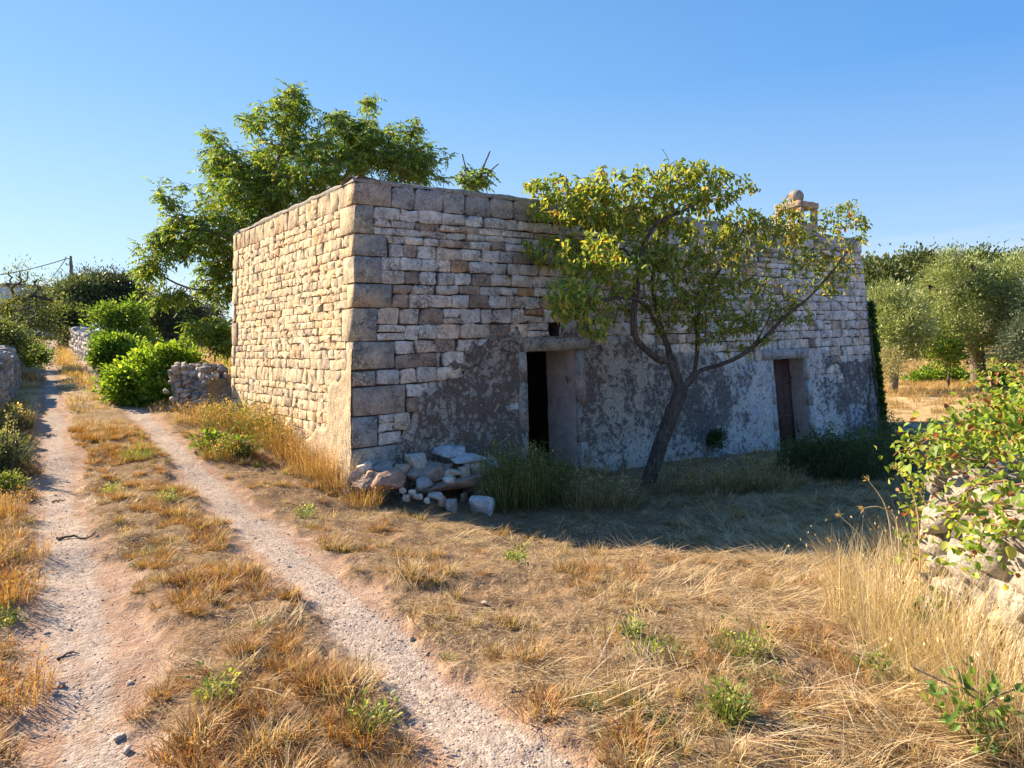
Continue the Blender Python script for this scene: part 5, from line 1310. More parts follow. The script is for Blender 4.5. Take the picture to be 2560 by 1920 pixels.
    otree('farther small olive tree half hidden behind the walnut branches', [(522, 795, 30, 24, 46, 1.5, 60)], 104, 46, 522)
    otree('low hazy olive far up the lane left of the utility pole', [(140, 770, 20, 30, 52, 1.2, 50), (122, 790, 22, 24, 54, 1.2, 40)], 105, 53, 135, OLIVE, (3, 2, 3, 1, 1))
    otree('dark bush at the lane bend under the olive with the utility pole', [(162, 800, 34, 16, 37, 1.2, 70)], 106, 37, 160, FRESH[:1] + dk, (2, 2, 3, 2, 1), Lr=(.12, .2), Wr=(.08, .12), name='roadside_bush', mat=M_LEAF, wide=True, grp=None, cat='bush')
    # left-edge tree with thin upright shoots
    b = gat(30, 22); d = b[1]
    simple_tree('almond_tree', 'scruffy dark-trunked tree with upright shoots leaning over the lane at the left edge', b, [at(38, 860, d), at(22, 810, d), at(8, 760, d)],
        [(75, 780, 60, 52, d, 1., 120), (20, 800, 50, 50, d, .9, 70), (110, 830, 40, 36, d, .7, 50), (60, 745, 26, 14, d, .7, 10), (-40, 800, 60, 70, d, 1., 60), (60, 700, 10, 34, d, .3, 9), (95, 715, 8, 22, d, .2, 7), (20, 695, 8, 22, d, .2, 5), (118, 745, 14, 20, d, .3, 8)],
        107, [(.12, .16, .06), (.17, .21, .09), (.09, .12, .045), (.24, .26, .12)], (3, 3, 2, 1), 24, (.06, .10), (.028, .045), .34, .10, M_BARK, M_LEAF, True, shell=.3)
    b = gat(20, 17); d = b[1]
    simple_tree('roadside_bush', 'grey-green bush spilling over the left-hand stone wall', b, None, [(-5, 835, 50, 26, d, .8, 90), (62, 872, 24, 14, d + .5, .5, 30), (-50, 840, 50, 40, d, .8, 50)], 108, [(.10, .15, .05), (.15, .20, .08), (.18, .22, .12)], (3, 3, 2), 30, (.05, .09), (.03, .045), .25, mat=M_LEAF, wide=True, cat='bush', shell=.2)
    b = gat(96, 18.5); d = b[1]
    simple_tree('roadside_bush', 'small bright green bush on the left verge of the lane', b, None, [(92, 888, 24, 20, d, .4, 70)], 109, FRESH, (3, 2, 3, 1), 30, (.05, .08), (.03, .045), .16, mat=M_LEAF, wide=True, cat='bush', shell=.2)
    # right verge bushes
    b = gpt(370, 1004); d = b[1]
    simple_tree('leafy_bush', 'big bright yellow-green rounded bush on the right verge of the lane', b, None, [(375, 945, 78, 52, d, .75, 330), (330, 975, 42, 36, d - .3, .5, 120), (440, 905, 60, 28, d + .4, .5, 120), (395, 985, 36, 26, d - .5, .4, 60), (420, 890, 14, 16, d, .2, 12)], 110, [(.18, .31, .035), (.25, .39, .045), (.12, .22, .03), (.34, .44, .08)], (3, 3, 2, 1), 26, (.06, .10), (.045, .07), .17, mat=M_LEAF, wide=True, cat='bush', shell=.5, noise=.38)
    b = gat(290, 20); d = b[1]
    simple_tree('leafy_bush', 'smaller bright green bush on the verge behind the big yellow-green one', b, None, [(285, 868, 42, 26, d, .6, 120), (262, 900, 22, 26, d - .4, .4, 50), (330, 885, 40, 24, d, .5, 60)], 111, FRESH, (3, 3, 3, 1), 30, (.07, .11), (.045, .07), .2, mat=M_LEAF, wide=True, cat='bush', shell=.4)
    b = gat(310, 25); d = b[1]
    simple_tree('fig_sapling', 'light green many-stemmed sapling with pointed tops above the lane wall', b, [at(308, 850, d), at(305, 820, d)], [(262, 800, 28, 34, d, .6, 55), (300, 795, 24, 36, d, .6, 50), (335, 790, 26, 40, d, .6, 60), (300, 840, 60, 26, d, .8, 60), (360, 850, 26, 22, d, .5, 30), (325, 765, 10, 16, d, .2, 8), (262, 772, 8, 14, d, .2, 6)], 112, FRESH + [(.10, .17, .04)], (3, 3, 2, 1, 2), 18, (.09, .14), (.05, .07), .26, .05, M_BARK, M_LEAF, True, shell=.3)
    # hedge mass left behind the yard
    otree('olive crown far behind the white house wall', [(75, 790, 40, 30, 58, 1.6, 50)], 113, 58, 70, OLIVE, (3, 2, 3, 1, 1))

def build_structures():
    # dry-stone walls
    a = gpt(425, 1022); b_ = B_[1][:2] + np.array([-.12, .15])
    dry_wall([a[:2] + [0, .1], (a[:2] + b_) / 2 + [0, .35], b_], [.80, .80, .72], .6, .135, 'low grey dry-stone wall joining the left corner of the hut to the big green bush', 121, maxparts=300)
    P = [(x * z, z) for x, z in ((-.70, 27), (-.708, 20), (-.73, 14.5), (-.80, 10), (-.93, 7.5))]
    dry_wall(P, [.7, .75, .8, .85, .85], .65, .21, 'rough dry-stone wall along the left verge of the lane under the scruffy tree', 122, [(.27, .26, .26), (.33, .32, .31), (.40, .39, .37)], maxparts=220)
    p0 = gat(205, 33)[:2]; p1 = gat(242, 27)[:2]; p2 = gat(262, 23)[:2]
    dry_wall([p0 * 1.12, p0, p1, p2], [1.0, 1.1, 1.0, .5], .7, .30, 'bluish dry-stone wall on the right side of the lane where it bends away', 123, [(.36, .36, .38), (.44, .43, .43)], maxparts=80)
    p0 = gat(372, 43)[:2]; p1 = gat(470, 41)[:2]; p2 = gat(700, 40)[:2]
    dry_wall([p0, p1, p2], [1.1, 1.1, 1.0], .8, .34, 'long shaded dry-stone wall crossing the far field behind the round olive', 124, [(.33, .33, .35), (.41, .40, .41)], maxparts=120)
    # right-hand wall end, close to the camera
    dry_wall([(2.88, 4.2), (2.9, 3.2), (2.95, 2.2), (3.1, 1.2)], [.90, .92, .92, .9], .95, .17, 'pale sunlit end of a rough stone wall at the right edge under the brambles', 125, [(.36, .33, .285), (.43, .395, .34), (.30, .265, .225)], maxparts=300, upright=.1)
    # white house at the left edge
    c = gat(0, 48); root = thing('white_house', c, 'flat-roofed white house at the far left edge behind the scruffy tree', 'house')
    def bx(x0, x1, y0, y1, z0, z1):
        V = np.array([(x, y, z) for z in (z0, z1) for y in (y0, y1) for x in (x0, x1)]); return V, np.array([(0, 1, 5, 4), (1, 3, 7, 5), (3, 2, 6, 7), (2, 0, 4, 6), (4, 5, 7, 6), (0, 2, 3, 1)])
    xr = at(46, 720, 48)[0]; zt = at(46, 714, 48)[2]
    part('wall', root, *bx(xr - 9, xr, 48, 55, c[2] - .5, zt), M_WHITE); part('roof_edge', root, *bx(xr - 9.1, xr + .1, 47.9, 55.1, zt, zt + .16), M_MORTAR)
    w = part('window', root, *bx(xr - 2.4, xr - 1.5, 47.94, 48.02, zt - 2.0, zt - .9), M_WHITE); part('pane', w, *bx(xr - 2.32, xr - 1.58, 47.92, 47.95, zt - 1.92, zt - .98), M_PANE)
    # utility pole: two leaning legs, crossbar, insulators, and two lines
    d = 47.0; g = gat(183, d); root = thing('utility_pole', g, 'twin-legged wooden utility pole rising behind the olive tree beside the lane', 'utility pole')
    for nm, (xb, xt) in (('pole', (180, 177)), ('brace_pole', (192, 178))):
        b = gat(xb, d); t = at(xt, 640 if nm == 'pole' else 652, d); acc = Acc(); tube(acc, [b - [0, 0, .3], (b + t) / 2, t], [.10, .09, .075], 8); part(nm, root, *acc.out()[:2], M_POLE, None, True)
    t = at(177, 655, d)
    for k in (-1, 1):
        acc = Acc(); tube(acc, [t + [k * .0, -.1, .2 * k], t + [-.22, -.12, .2 * k], t + [-.24, -.12, .2 * k + .12]], [.03, .03, .05], 6); part('insulator', root, *acc.out()[:2], M_POLE)
    for (px, py, dd, sag, lb) in ((-260, 700, 42, .5, 'upper overhead line running from the utility pole out of the left edge'), (70, 738, 75, .5, 'lower overhead line dropping from the utility pole towards the far trees')):
        e = at(px, py, dd); s = np.linspace(0, 1, 24)[:, None]; Pw = (t + [-.24, -.12, .2]) * (1 - s) + e * s; Pw[:, 2] -= sag * 4 * (s * (1 - s))[:, 0]
        acc = Acc(); tube(acc, Pw, .028, 4); V, F, _ = acc.out(); single('overhead_line', t, V, F, M_WIRE, lb, 'cable', group='overhead lines')
    # pale concrete apron at the far end of the lane
    A = [hit(104, 848, H0), hit(190, 846, H0), hit(186, 841, H0), hit(100, 842, H0)]
    V = np.array([[p[0], p[1], gz(p[0], p[1]) + .02] for p in A])
    n = 12; u, v = np.meshgrid(np.linspace(0, 1, n), np.linspace(0, 1, n)); Q = (1 - u)[..., None] * (1 - v)[..., None] * V[0] + u[..., None] * (1 - v)[..., None] * V[1] + u[..., None] * v[..., None] * V[2] + (1 - u)[..., None] * v[..., None] * V[3]
    Q[..., 2] = H(Q[..., 0], Q[..., 1]) + .03; i = (np.arange(n - 1)[:, None] * n + np.arange(n - 1)[None]).reshape(-1)
    single('concrete_apron', (0, 0, 0), Q.reshape(-1, 3), np.stack([i, i + 1, i + n + 1, i + n], 1), mat_flat('pale_concrete', (.55, .55, .56), .9, .08, .003, 3), 'pale concrete apron across the top of the lane', 'apron', kind='structure')

def build_plants():
    rg = np.random.default_rng(131)
    # ivy up the right corner of the hut
    acc = Acc(); pos, d = [], []; iv = thing('ivy', (*D_[1][:2], -.8), 'dark green ivy climbing the right corner of the hut', 'ivy')
    for k in range(2600):
        z = rg.uniform(-.8, 2.25) if rg.random() < .8 else rg.uniform(-.8, .8); w = .04 + .14 * (1 - (z + .8) / 3.2)
        a = rg.normal(0, w * .45)
        p = FR(np.array(FR.L - max(0, -a)), np.array(z), np.array(.05)) if a < 0 else RT_F(np.array(a * 1.5), np.array(z), np.array(.05))
        n = FR.n if a < 0 else RT_F.n; pos.append(p + n * rg.uniform(0, .08) + RT_F.n * rg.uniform(0, .06)); d.append(norm(n * .2 + rg.normal(0, .5, 3) - UP * .5))
    pos = np.array(pos); d = np.array(d); m = len(pos)
    V, F, C = leaves(pos, d, norm(RT_F.n * .6 + FR.n * .6 + rg.normal(0, .3, (m, 3))), rg.uniform(.06, .10, m), rg.uniform(.05, .08, m), pick_cols(rg, m, [(.05, .12, .03), (.08, .17, .04), (.04, .09, .03)], (2, 2, 1))); part('foliage', iv, V, F, M_LEAF, C)
    acc = Acc()
    for k in range(5): tube(acc, [FR(np.array(FR.L - .02 - .03 * k), np.array(z), np.array(.03 + .01 * k)) + rg.normal(0, .02, 3) for z in np.linspace(-.9, 2.1 - .25 * k, 12)], .012, 5)
    part('stem', iv, *acc.out()[:2], M_TWIG)
    # small bare-stemmed ivy strand on the front, left of the corner
    acc = Acc(); Pp = [FR.inv(px, py) for px, py in ((2148, 1075), (2172, 1050), (2166, 1010), (2172, 960), (2170, 915))]; pts = [FR(np.array(a), np.array(z), np.array(.045)) for a, z in Pp]
    st = thing('dead_ivy_strand', pts[0], 'thin dry ivy strand on the render left of the ivy-covered corner', 'ivy'); tube(acc, smooth_path(pts, 3), .01, 5); part('stem', st, *acc.out()[:2], M_TWIG)
    q = np.repeat(smooth_path(pts, 3), 14, 0) + rg.normal(0, .04, (len(smooth_path(pts, 3)) * 14, 3)); m = len(q)
    V, F, C = leaves(q, norm(rg.normal(0, 1, (m, 3)) + FR.n), np.tile(FR.n, (m, 1)) + rg.normal(0, .3, (m, 3)), rg.uniform(.03, .05, m), rg.uniform(.02, .04, m), pick_cols(rg, m, [(.07, .10, .05), (.14, .11, .07)], (1, 1))); part('foliage', st, V, F, M_LEAF, C)
    # caper bush rooted in the wall
    a, z = FR.inv(1772, 1097); c = FR(np.array(a), np.array(z), np.array(.16)); r_ = thing('caper_bush', c, 'small dark green bush rooted in the render right of the pear trunk', 'bush')
    V, F, C = clump_cloud(rg, [(*c, .17, .15, .13, 60)], 16, (.03, .05), (.018, .03), [(.05, .09, .035), (.08, .12, .05)], (1, 1), .09, .1, True, .2); part('foliage', r_, V, F, M_LEAF, C)
    def weedtuft(name, label, px, py, n, h, rad, pal, w, lean=.35, width=.004, cat='weed', heads=.2, leafy=0, group=None, lr=(.02, .04), off=0, mat=None):
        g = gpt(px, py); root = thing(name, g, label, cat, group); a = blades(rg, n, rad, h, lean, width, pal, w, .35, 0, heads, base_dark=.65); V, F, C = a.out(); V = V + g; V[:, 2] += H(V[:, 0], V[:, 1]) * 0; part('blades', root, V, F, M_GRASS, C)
        if leafy:
            V, F, C = clump_cloud(rg, [(g[0], g[1], g[2] + h[1] * .42, rad, rad, h[1] * .45, leafy)], 14, lr, (lr[0] * .55, lr[1] * .55), pal, w, .07, .3, True, .1); part('foliage', root, V, F, M_LEAF, C)
        return root
    GW = [(.13, .19, .05), (.18, .23, .07), (.10, .14, .04), (.26, .26, .10)]; DW = [(.11, .15, .065), (.14, .18, .08), (.08, .11, .05), (.20, .21, .12)]
    ST = [(.56, .44, .25), (.48, .34, .18), (.40, .27, .13), (.62, .52, .33)]
    # tall weeds before the first doorway
    k = 'tall weeds in front of the first doorway'
    for px, py, n, h, r, lf, lb in ((1262, 1268, 420, (.4, .95), .30, 170, 'tall bushy green weed between the stone bench and the first doorway'), (1330, 1262, 420, (.4, .95), .30, 150, 'tall green weed standing in the left half of the first doorway'), (1395, 1252, 300, (.3, .8), .26, 80, 'lower weed mixed with straw under the right jamb of the first doorway')):
        weedtuft('tall_weed', lb, px, py, n, h, r, GW + ST[:2], (4, 3, 3, 2, 1.2, 1), .25, .005, 'weed', .35, lf, k)
    for px, py, sc_, lb in ((1470, 1265, 1., 'tangle of dry straw and weeds left of the pear trunk foot'), (1545, 1262, .8, 'low dry weeds just left of the pear trunk'), (1700, 1238, .9, 'dry straw clump right of the pear trunk foot'), (1780, 1235, .9, 'straw clump under the small wall bush'), (1860, 1222, .9, 'dry weeds before the wall left of the second doorway'), (1930, 1222, .9, 'dry weeds under the left jamb of the second doorway')):
        weedtuft('straw_clump', lb, px, py, 420, (.25 * sc_, .7 * sc_), .38, ST + DW[:2], (2, 3, 3, 1, 2, 2), .75, .005, 'dry weed', .15, 40, 'straw clumps along the foot of the front wall')
    for px, py, h, r, lf, lb in ((2020, 1190, .75, .38, 300, 'dark green shrubby weed right of the second doorway'), (2080, 1200, .95, .42, 360, 'tallest dark shrubby weed before the right part of the front wall'), (2150, 1195, .8, .45, 340, 'dark shrubby weed next to the ivy-covered corner'), (2215, 1175, .95, .45, 340, 'dark bush standing off the ivy-covered corner'), (1975, 1172, .55, .2, 60, 'small weed growing in the second doorway')):
        weedtuft('shrubby_weed', lb, px, py, 320, (h * .5, h * 1.05), r, DW, (3, 3, 2, 1), .3, .006, 'weed', .2, lf, 'dark shrubby weeds at the right end of the hut', (.02, .045))
    # side-wall verge
    for px, py, n, h, r, pal, w, lf, lb in (
            (800, 1190, 700, (.25, .62), .34, ORANGE + ST, (5, 5, 3, 2, .6, 2, 2, 1, 1), 0, 'dense orange dry grass clump near the corner of the hut'),
            (745, 1150, 600, (.25, .60), .32, ORANGE + ST, (5, 5, 3, 2, 1, 1, 1, 1, 1), 20, 'orange dry grass clump in the middle of the side wall'),
            (690, 1120, 520, (.3, .7), .34, ORANGE + GW, (4, 4, 2, 2, 2, 2, 2, 1, 1), 60, 'mixed dry and green grass below the side wall'),
            (640, 1090, 420, (.3, .7), .34, ORANGE + GW, (3, 3, 1, 2, 2, 3, 3, 1, 1), 100, 'tall grassy weeds at the far part of the side wall'),
            (560, 1075, 420, (.25, .6), .38, ORANGE + GW, (3, 3, 1, 2, 3, 3, 3, 1, 1), 100, 'pale green weeds before the low wall beside the hut'),
            (495, 1058, 420, (.2, .5), .40, ORANGE + ST, (4, 4, 1, 3, 2, 2, 2, 1, 1), 30, 'reddish dry grass between the lane and the low wall'),
            (850, 1225, 460, (.25, .55), .26, ORANGE + ST, (4, 4, 3, 2, .5, 2, 2, 1, 1), 0, 'dry grass clump at the very corner of the hut'),
            (905, 1262, 380, (.12, .34), .26, ORANGE + ST, (5, 4, 3, 2, .5, 2, 2, 1, 1), 0, 'orange dry grass at the left foot of the stone bench'),
            (560, 1140, 420, (.12, .35), .34, ORANGE + GW, (3, 3, 1, 2, 2, 3, 3, 1, 1), 40, 'low greenish weeds by the right wheel track')):
        weedtuft('grass_clump', lb, px, py, n, h, r, pal, w, .42, .0042, 'dry grass', .4, lf, 'grass clumps along the side wall')
    for px, py, s, lb in ((628, 1052, .17, 'green bramble shoots against the side wall'), (520, 1128, .15, 'bright green leafy weed beside the right wheel track'), (600, 1140, .12, 'small green leafy weed between the track and the orange grass'), (660, 1090, .13, 'leafy green weed in the grass below the side wall')):
        g = gpt(px, py); r_ = thing('green_bramble', g, lb, 'bramble', 'green brambles below the side wall'); V, F, C = clump_cloud(rg, [(g[0], g[1], g[2] + s * .8, s * 1.2, s, s * .8, 34)], 9, (.05, .08), (.035, .055), FRESH + [(.08, .15, .03)], (2, 1, 3, 1, 3), .14, .2, True, .2); part('foliage', r_, V, F, M_LEAF, C)
        acc = Acc()
        for q in range(7): e = g + [rg.normal(0, s), rg.normal(0, s), s * rg.uniform(1., 2.)]; tube(acc, smooth_path([g, (g + e) / 2 + [0, 0, .12], e], 4), .005, 4)
        part('stem', r_, *acc.out()[:2], M_TWIG)
    # green tufts standing in and by the lane
    for px, py, n, h, r, lb in ((348, 1150, 260, (.10, .30), .18, 'fresh green grass tuft on the middle ridge of the lane, the largest one'), (285, 1236, 120, (.05, .14), .10, 'small green tuft near the left wheel track'), (425, 1250, 120, (.05, .14), .12, 'green tuft on the middle strip near the right wheel track'),
            (545, 1740, 120, (.04, .10), .08, 'small green tuft at the bottom of the middle strip'), (925, 1815, 150, (.05, .11), .08, 'green tuft between the tracks at the lower edge'), (1575, 1590, 120, (.05, .13), .06, 'upright green weed on the bank in the middle foreground'), (1640, 1640, 200, (.03, .08), .16, 'low spreading green weed right of the upright one'),
            (1290, 1400, 110, (.04, .12), .08, 'green tuft at the sunlit edge below the boulder'), (765, 1290, 120, (.05, .10), .10, 'green weed at the upper edge of the right wheel track'), (12, 1560, 120, (.05, .10), .1, 'green tuft at the left edge of the picture'),
            (1825, 1790, 160, (.06, .18), .07, 'narrow green weed standing in the straw at the lower right'), (1860, 1640, 160, (.06, .16), .14, 'grey-green weed in the straw'), (2200, 1690, 150, (.05, .14), .12, 'green weed under the tall straw at the right')):
        weedtuft('green_tuft', lb, px, py, n, h, r, [(.18, .27, .06), (.26, .34, .09), (.13, .19, .05), (.42, .42, .16)], (3, 3, 2, 2), .6, .0055, 'weed', 0, 7, 'green tufts in the dry grass', (.02, .035))
    # left bank herbs
    for px, py, h, r, lf, pal, lb in ((-10, 1180, .5, .34, 160, DW, 'dark green herb mass on the left bank'), (-90, 1130, .7, .45, 200, DW, 'dark herbs cut off by the left edge'), (0, 1250, .3, .24, 90, GW, 'low green nettles at the left edge below the herb mass'), (38, 1075, .4, .24, 50, DW + ST, 'brown and grey weeds on the left verge')):
        w = (3, 3, 2, 1) + (1, 1, 1, 1) * (len(pal) > 4)
        weedtuft('bank_herb', lb, px, py, 420, (h * .5, h * 1.1), r, pal, w, .35, .006, 'herb', .3, lf, 'herbs on the left bank', (.03, .06))
    for k, (px, py) in enumerate(((14, 1115), (30, 1125), (2, 1130))):
        g = gpt(px, 1190); r_ = thing('mullein_stalk', g, ('tallest', 'middle', 'shortest')[k] + ' pale flowering spike rising from the herbs at the left edge', 'flower stalk', 'flower spikes at the left edge'); t = at(px + 6, py - 80 + 12 * k, g[1]); acc = Acc(); tube(acc, [g, (g + t) / 2, t], [.012, .01, .006], 5); part('stem', r_, *acc.out()[:2], M_TWIG)
        s = rg.uniform(.35, 1, 120)[:, None]; q = g * (1 - s) + t * s + rg.normal(0, .016, (120, 3)); V, F, C = leaves(q, norm(rg.normal(0, 1, (120, 3)) + UP), norm(rg.normal(0, 1, (120, 3))), rg.uniform(.02, .035, 120), rg.uniform(.012, .02, 120), pick_cols(rg, 120, [(.36, .36, .22), (.28, .32, .16)], (1, 1)), wide=False); part('flower_spike', r_, V, F, M_LEAF, C, kind='stuff')
    # orange tufts on the extreme left verge (near)
    for px, py, s, lb in ((8, 1290, .3, 'tall rust-orange grass at the left edge below the herbs'), (50, 1400, .22, 'yellowish dry tuft on the left verge'), (5, 1760, .2, 'rust-orange grass at the left edge near the bottom'), (20, 1500, .2, 'orange tuft on the left verge above the green one')):
        weedtuft('grass_clump', lb, px, py, 320, (s * .4, s), .2, ORANGE, (5, 4, 3, 2, 1), .4, .0036, 'dry grass', .5, 0, 'orange tufts on the left verge')
    # tall straw and stalks at the right, before the wall end
    for px, py, n, h, r, le, lb in ((2200, 1560, 700, (.2, .62), .30, .30, 'tall pale straw standing at the left foot of the wall end'), (2330, 1650, 800, (.2, .58), .32, .32, 'tall straw in front of the wall end'), (2450, 1760, 800, (.18, .5), .32, .4, 'dense straw at the lower right corner'), (2290, 1470, 500, (.25, .62), .24, .28, 'upright straw against the sunlit stones'),
            (2150, 1440, 320, (.2, .5), .24, .6, 'reddish dried weeds at the edge of the shade'), (2520, 1620, 700, (.2, .5), .30, .35, 'straw at the right edge under the trailing bramble'), (2560, 1850, 600, (.25, .5), .26, .4, 'straw in the extreme lower right corner'), (2400, 1520, 700, (.3, .78), .28, .25, 'tallest straw right against the stones of the wall end'), (2480, 1560, 700, (.3, .72), .28, .25, 'straw hiding the foot of the wall end under the bramble')):
        weedtuft('straw_stand', lb, px, py, n, h, r, [(.70, .60, .42), (.62, .50, .32), (.50, .37, .21), (.76, .68, .52)] + ST, (4, 3, 1, 4, 3, 2, 1, 3), le + .12, .0036, 'dry grass', .05, 0, 'tall straw before the wall end')
    # single bent stalks against the shade
    for k, (pts, lb) in enumerate((([(2190, 1420), (2150, 1340), (2100, 1290)], 'thin dry stalk with a tufted tip leaning left out of the straw'), ([(2235, 1400), (2215, 1270), (2170, 1200)], 'longest straight dry stalk leaning left into the shade'), ([(2250, 1420), (2240, 1300), (2200, 1268), (2160, 1270)], 'dry stalk with a curled drooping tip'), ([(2300, 1420), (2290, 1260), (2240, 1170)], 'upright dry stalk beside the wall end'),
            ([(2100, 1420), (2096, 1360), (2078, 1350)], 'green flowering stalk at the edge of the shade'), ([(2330, 1440), (2325, 1290), (2280, 1200)], 'upright straw stalk crossing the sunlit stones'))):
        dep = 4.15; P_ = smooth_path([at(x, y, dep) for x, y in pts], 5); base = P_[0].copy(); base[2] = gz(base[0], base[1]); P_ = np.concatenate([[base], P_]); r_ = thing('dry_stalk', base, lb, 'stalk', 'single dry stalks'); acc = Acc(); tube(acc, P_, np.linspace(.004, .002, len(P_)), 5); part('stem', r_, *acc.out()[:2], M_STALK)
        q = np.tile(P_[-1], (14, 1)) + rg.normal(0, .006, (14, 3)); V, F, C = leaves(q, norm(rg.normal(0, .5, (14, 3)) + norm(P_[-1] - P_[-2])), norm(rg.normal(0, 1, (14, 3))), rg.uniform(.02, .04, 14), np.full(14, .006), pick_cols(rg, 14, ST[:2], (1, 1)), wide=False); part('seed_head', r_, V, F, M_GRASS, C)

def build_bramble():
    """bramble sprawling over the wall end; its nearest leaves are parts of their own"""
    rg = np.random.default_rng(141); base = np.array([3.0, 3.9, gz(3.0, 3.9)])
    root = thing('bramble', base, 'bright green bramble with reddish dried leaves sprawling over the sunlit wall end', 'bramble')
    acc = Acc(); nodes = []
    canes = [[(2560, 1230, 3.9), (2440, 1130, 4.0), (2330, 1090, 4.15), (2270, 1125, 4.3)], [(2600, 1150, 4.0), (2500, 1080, 4.3), (2380, 1080, 4.5), (2235, 1135, 4.7)], [(2600, 1060, 4.6), (2520, 1000, 5.0), (2480, 985, 5.2), (2410, 1020, 5.3)],
             [(2570, 1000, 5.2), (2540, 940, 5.6), (2500, 925, 5.8), (2430, 950, 5.9)], [(2560, 1160, 3.8), (2450, 1150, 3.9), (2360, 1140, 4.0), (2290, 1165, 4.1)],
             [(2620, 1330, 3.0), (2540, 1300, 3.1), (2470, 1320, 3.2), (2420, 1400, 3.25)], [(2600, 1230, 3.2), (2500, 1200, 3.4), (2420, 1230, 3.5), (2360, 1300, 3.55)], [(2300, 1400, 4.2), (2290, 1310, 4.25), (2290, 1240, 4.3), (2320, 1190, 4.3)],
             [(2650, 1060, 4.2), (2600, 980, 4.6), (2540, 1040, 4.8), (2470, 1080, 4.6)], [(2560, 1800, 2.9), (2500, 1830, 2.85), (2440, 1860, 2.8), (2380, 1850, 2.8)], [(2640, 1120, 3.9), (2520, 1130, 4.1), (2430, 1080, 4.3), (2350, 1110, 4.5)]]
    for c in canes:
        P_ = smooth_path([at(x, y, d) for x, y, d in c], 7); P_ += rg.normal(0, .008, P_.shape); tube(acc, P_, np.linspace(.0065, .003, len(P_)), 5); nodes += list(P_)
    part('canes', root, *acc.out()[:2], mat_flat('bramble_cane', (.26, .13, .08), .7, .2), kind='stuff')
    nodes = np.array(nodes); pals = [(.22, .34, .05), (.32, .42, .07), (.15, .25, .04), (.42, .47, .12)]
    T = np.array([[0, 0, 0]]); V0, F0, _ = leaves(np.zeros((1, 3)), np.array([[1., 0, 0]]), np.array([[0, 0, 1.]]), np.array([1.]), np.array([.78]), np.ones((1, 4)))
    meshes = []
    for c in pals + [(.34, .12, .05), (.40, .20, .09)]:
        for k in range(3): meshes.append(np_mesh('bramble_leaf', V0 + rg.normal(0, .03, V0.shape), [F0], M_LEAF, np.tile([*(np.array(c) * rg.uniform(.85, 1.15)), 1.], (len(V0), 1))))
    sel = nodes[rg.integers(0, len(nodes), 300)]
    for p in sel:
        q = p + rg.normal(0, .055, 3); d = norm(rg.normal(0, .8, 3) + np.array([-.3, -.4, -.05])); up = norm(UP + rg.normal(0, .5, 3)); dd, s, n = rot_frame(d[None], up[None]); L = rg.uniform(.045, .075)
        red = rg.random() < .06; me = meshes[rg.integers(12, 18)] if red else meshes[rg.integers(0, 12)]
        o = bpy.data.objects.new('leaf', me); COL.objects.link(o); o.parent = root; M = Matrix((( *[dd[0][0], s[0][0], n[0][0]], q[0] - base[0]), (dd[0][1], s[0][1], n[0][1], q[1] - base[1]), (dd[0][2], s[0][2], n[0][2], q[2] - base[2]), (0, 0, 0, 1)))
        o.matrix_local = M @ Matrix.Scale(L, 4)
    m = 1500; sp = nodes[rg.integers(0, len(nodes), m)] + rg.normal(0, .065, (m, 3))
    V, F, C = leaves(sp, norm(rg.normal(0, .8, (m, 3)) - UP * .1), norm(UP + rg.normal(0, .6, (m, 3))), rg.uniform(.03, .055, m), rg.uniform(.022, .04, m), pick_cols(rg, m, pals + [(.30, .11, .05), (.38, .22, .12)], (4, 4, 2, 1.5, .7, .7))); part('foliage', root, V, F, M_LEAF, C, kind='stuff')
    # dried red-brown sprays hanging over the stones
    m = 300; sp = np.array([at(rg.uniform(2330, 2580), rg.uniform(1170, 1330), rg.uniform(3.3, 4.0)) for _ in range(m)]) + rg.normal(0, .03, (m, 3))
    keep = fbm(sp[:, 1] * 4, sp[:, 2] * 6, 3, 151) > .52; sp = sp[keep]; m = len(sp)
    V, F, C = leaves(sp, norm(rg.normal(0, .8, (m, 3)) - UP * .4), norm(rg.normal(0, 1, (m, 3))), rg.uniform(.015, .035, m), rg.uniform(.01, .022, m), pick_cols(rg, m, [(.26, .09, .045), (.34, .16, .08), (.18, .07, .04)], (2, 1, 1))); part('dried_leaves', root, V, F, M_LEAF, C, kind='stuff')
    # background bramble continuing up the wall at the right edge
    b2 = np.array([3.9, 5.4, gz(3.9, 5.4)]); r2 = thing('bramble', b2, 'farther bramble thicket with dark red berries at the right edge above the nearer one', 'bramble')
    E = [(*at(2580, 1070, 5.5), .35, .4, .22, 70), (*at(2520, 1110, 4.9), .40, .4, .16, 70), (*at(2620, 1020, 6.0), .3, .4, .25, 50), (*at(2620, 1160, 4.4), .4, .4, .2, 50)]
    V, F, C = clump_cloud(rg, E, 12, (.045, .08), (.035, .055), pals + [(.30, .11, .05)], (3, 3, 3, 1, 1.6), .13, .2, True, .3); part('foliage', r2, V, F, M_LEAF, C)
    acc = Acc()
    for k in range(16):
        a = b2 + [rg.uniform(-.4, .6), rg.uniform(-.9, .5), .7]; e = a + [rg.uniform(-.6, .2), rg.uniform(-.4, .2), rg.uniform(.1, .6)]; tube(acc, smooth_path([b2 + [0, 0, .1], a, e], 4), .006, 4)
    part('canes', r2, *acc.out()[:2], M_TWIG, kind='stuff')
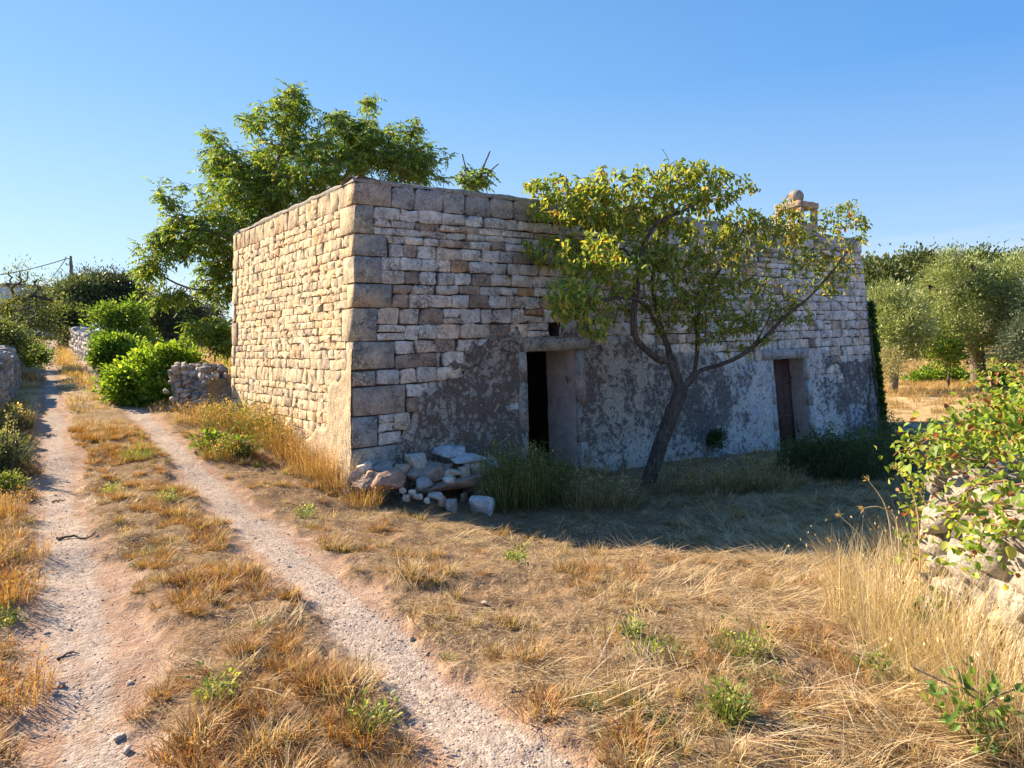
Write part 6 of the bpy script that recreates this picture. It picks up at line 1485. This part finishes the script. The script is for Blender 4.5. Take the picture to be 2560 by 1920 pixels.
    # near-corner trailing leaves: small plant at the bottom right
    for px, py, lb in ((2320, 1600, 'young bramble shoot with fresh leaves in the straw at the right'), (2440, 1860, 'trailing bramble leaves at the lower right edge')):
        g = gpt(px, py); r_ = thing('bramble_shoot', g, lb, 'bramble', 'small bramble shoots'); V, F, C = clump_cloud(rg, [(g[0], g[1], g[2] + .14, .12, .1, .10, 22)], 5, (.035, .06), (.022, .036), [(.10, .20, .04), (.16, .28, .05), (.22, .32, .07)], (2, 2, 1), .08, .1, True, .2); part('foliage', r_, V, F, M_LEAF, C)
        acc = Acc()
        for q in range(4): tube(acc, smooth_path([g, g + [rg.normal(0, .04), rg.normal(0, .04), .12], g + [rg.normal(0, .1), rg.normal(0, .1), .22]], 3), .004, 4)
        part('stem', r_, *acc.out()[:2], M_TWIG)

def build_small():
    rg = np.random.default_rng(161)
    for pts, r, lb in (([(140, 1352), (185, 1345), (215, 1350), (238, 1336)], .012, 'thick dark stick lying across the left wheel track'), ([(118, 1094), (128, 1090), (142, 1092)], .014, 'small stick high up in the left wheel track'), ([(145, 1650), (175, 1635), (200, 1638)], .007, 'thin curved twig on the left wheel track near the bottom'), ([(130, 1258), (150, 1254), (166, 1252)], .01, 'short twig in the left wheel track beyond the thick stick')):
        P_ = np.array([gpt(x, y) for x, y in pts]); P_[:, 2] += r * 1.2; S_ = smooth_path(P_, 4) + 0; S_ += rg.normal(0, r * .3, S_.shape); acc = Acc(); tube(acc, S_, np.linspace(r, r * .4, len(S_)), 6, rough=.15, rg=rg); V, F, _ = acc.out()
        single('stick', P_[0], V, F, M_BARK, lb, 'stick', None, True, 'sticks on the track')
    for k, (px, py, s, lb) in enumerate(((152, 1716, .026, 'pale flat stone in the left wheel track'), (297, 1850, .03, 'largest grey stone low in the left wheel track'), (318, 1880, .026, 'grey stone just below the largest one in the left wheel track'), (1212, 1511, .03, 'pinkish stone at the left edge of the right wheel track'), (175, 1575, .018, 'small round stone in the middle of the left wheel track'), (1362, 1800, .024, 'pale stone at the right edge of the right wheel track'), (1030, 1600, .022, 'light stone in the right wheel track gravel'), (140, 1735, .02, 'small angular stone beside the pale flat one'))):
        g = gpt(px, py); V, F = rock_v(170 + k, g + [0, 0, s * .35], (s, s * .8, s * .6), k * .7, (0, 0), 1, .08)
        single('track_stone', g, V, F, M_ROCK, lb, 'stone', np.tile([.50, .45, .42, 1.], (len(V), 1)), group='stones on the wheel tracks')

M_STALK = mat_flat('dry_stalk', (.60, .48, .30), .7, .15)
build_ground()
build_hut()
build_structures()
build_bench()
build_background()
build_pear()
build_walnut()
build_plants()
build_bramble()
build_small()
build_cover()
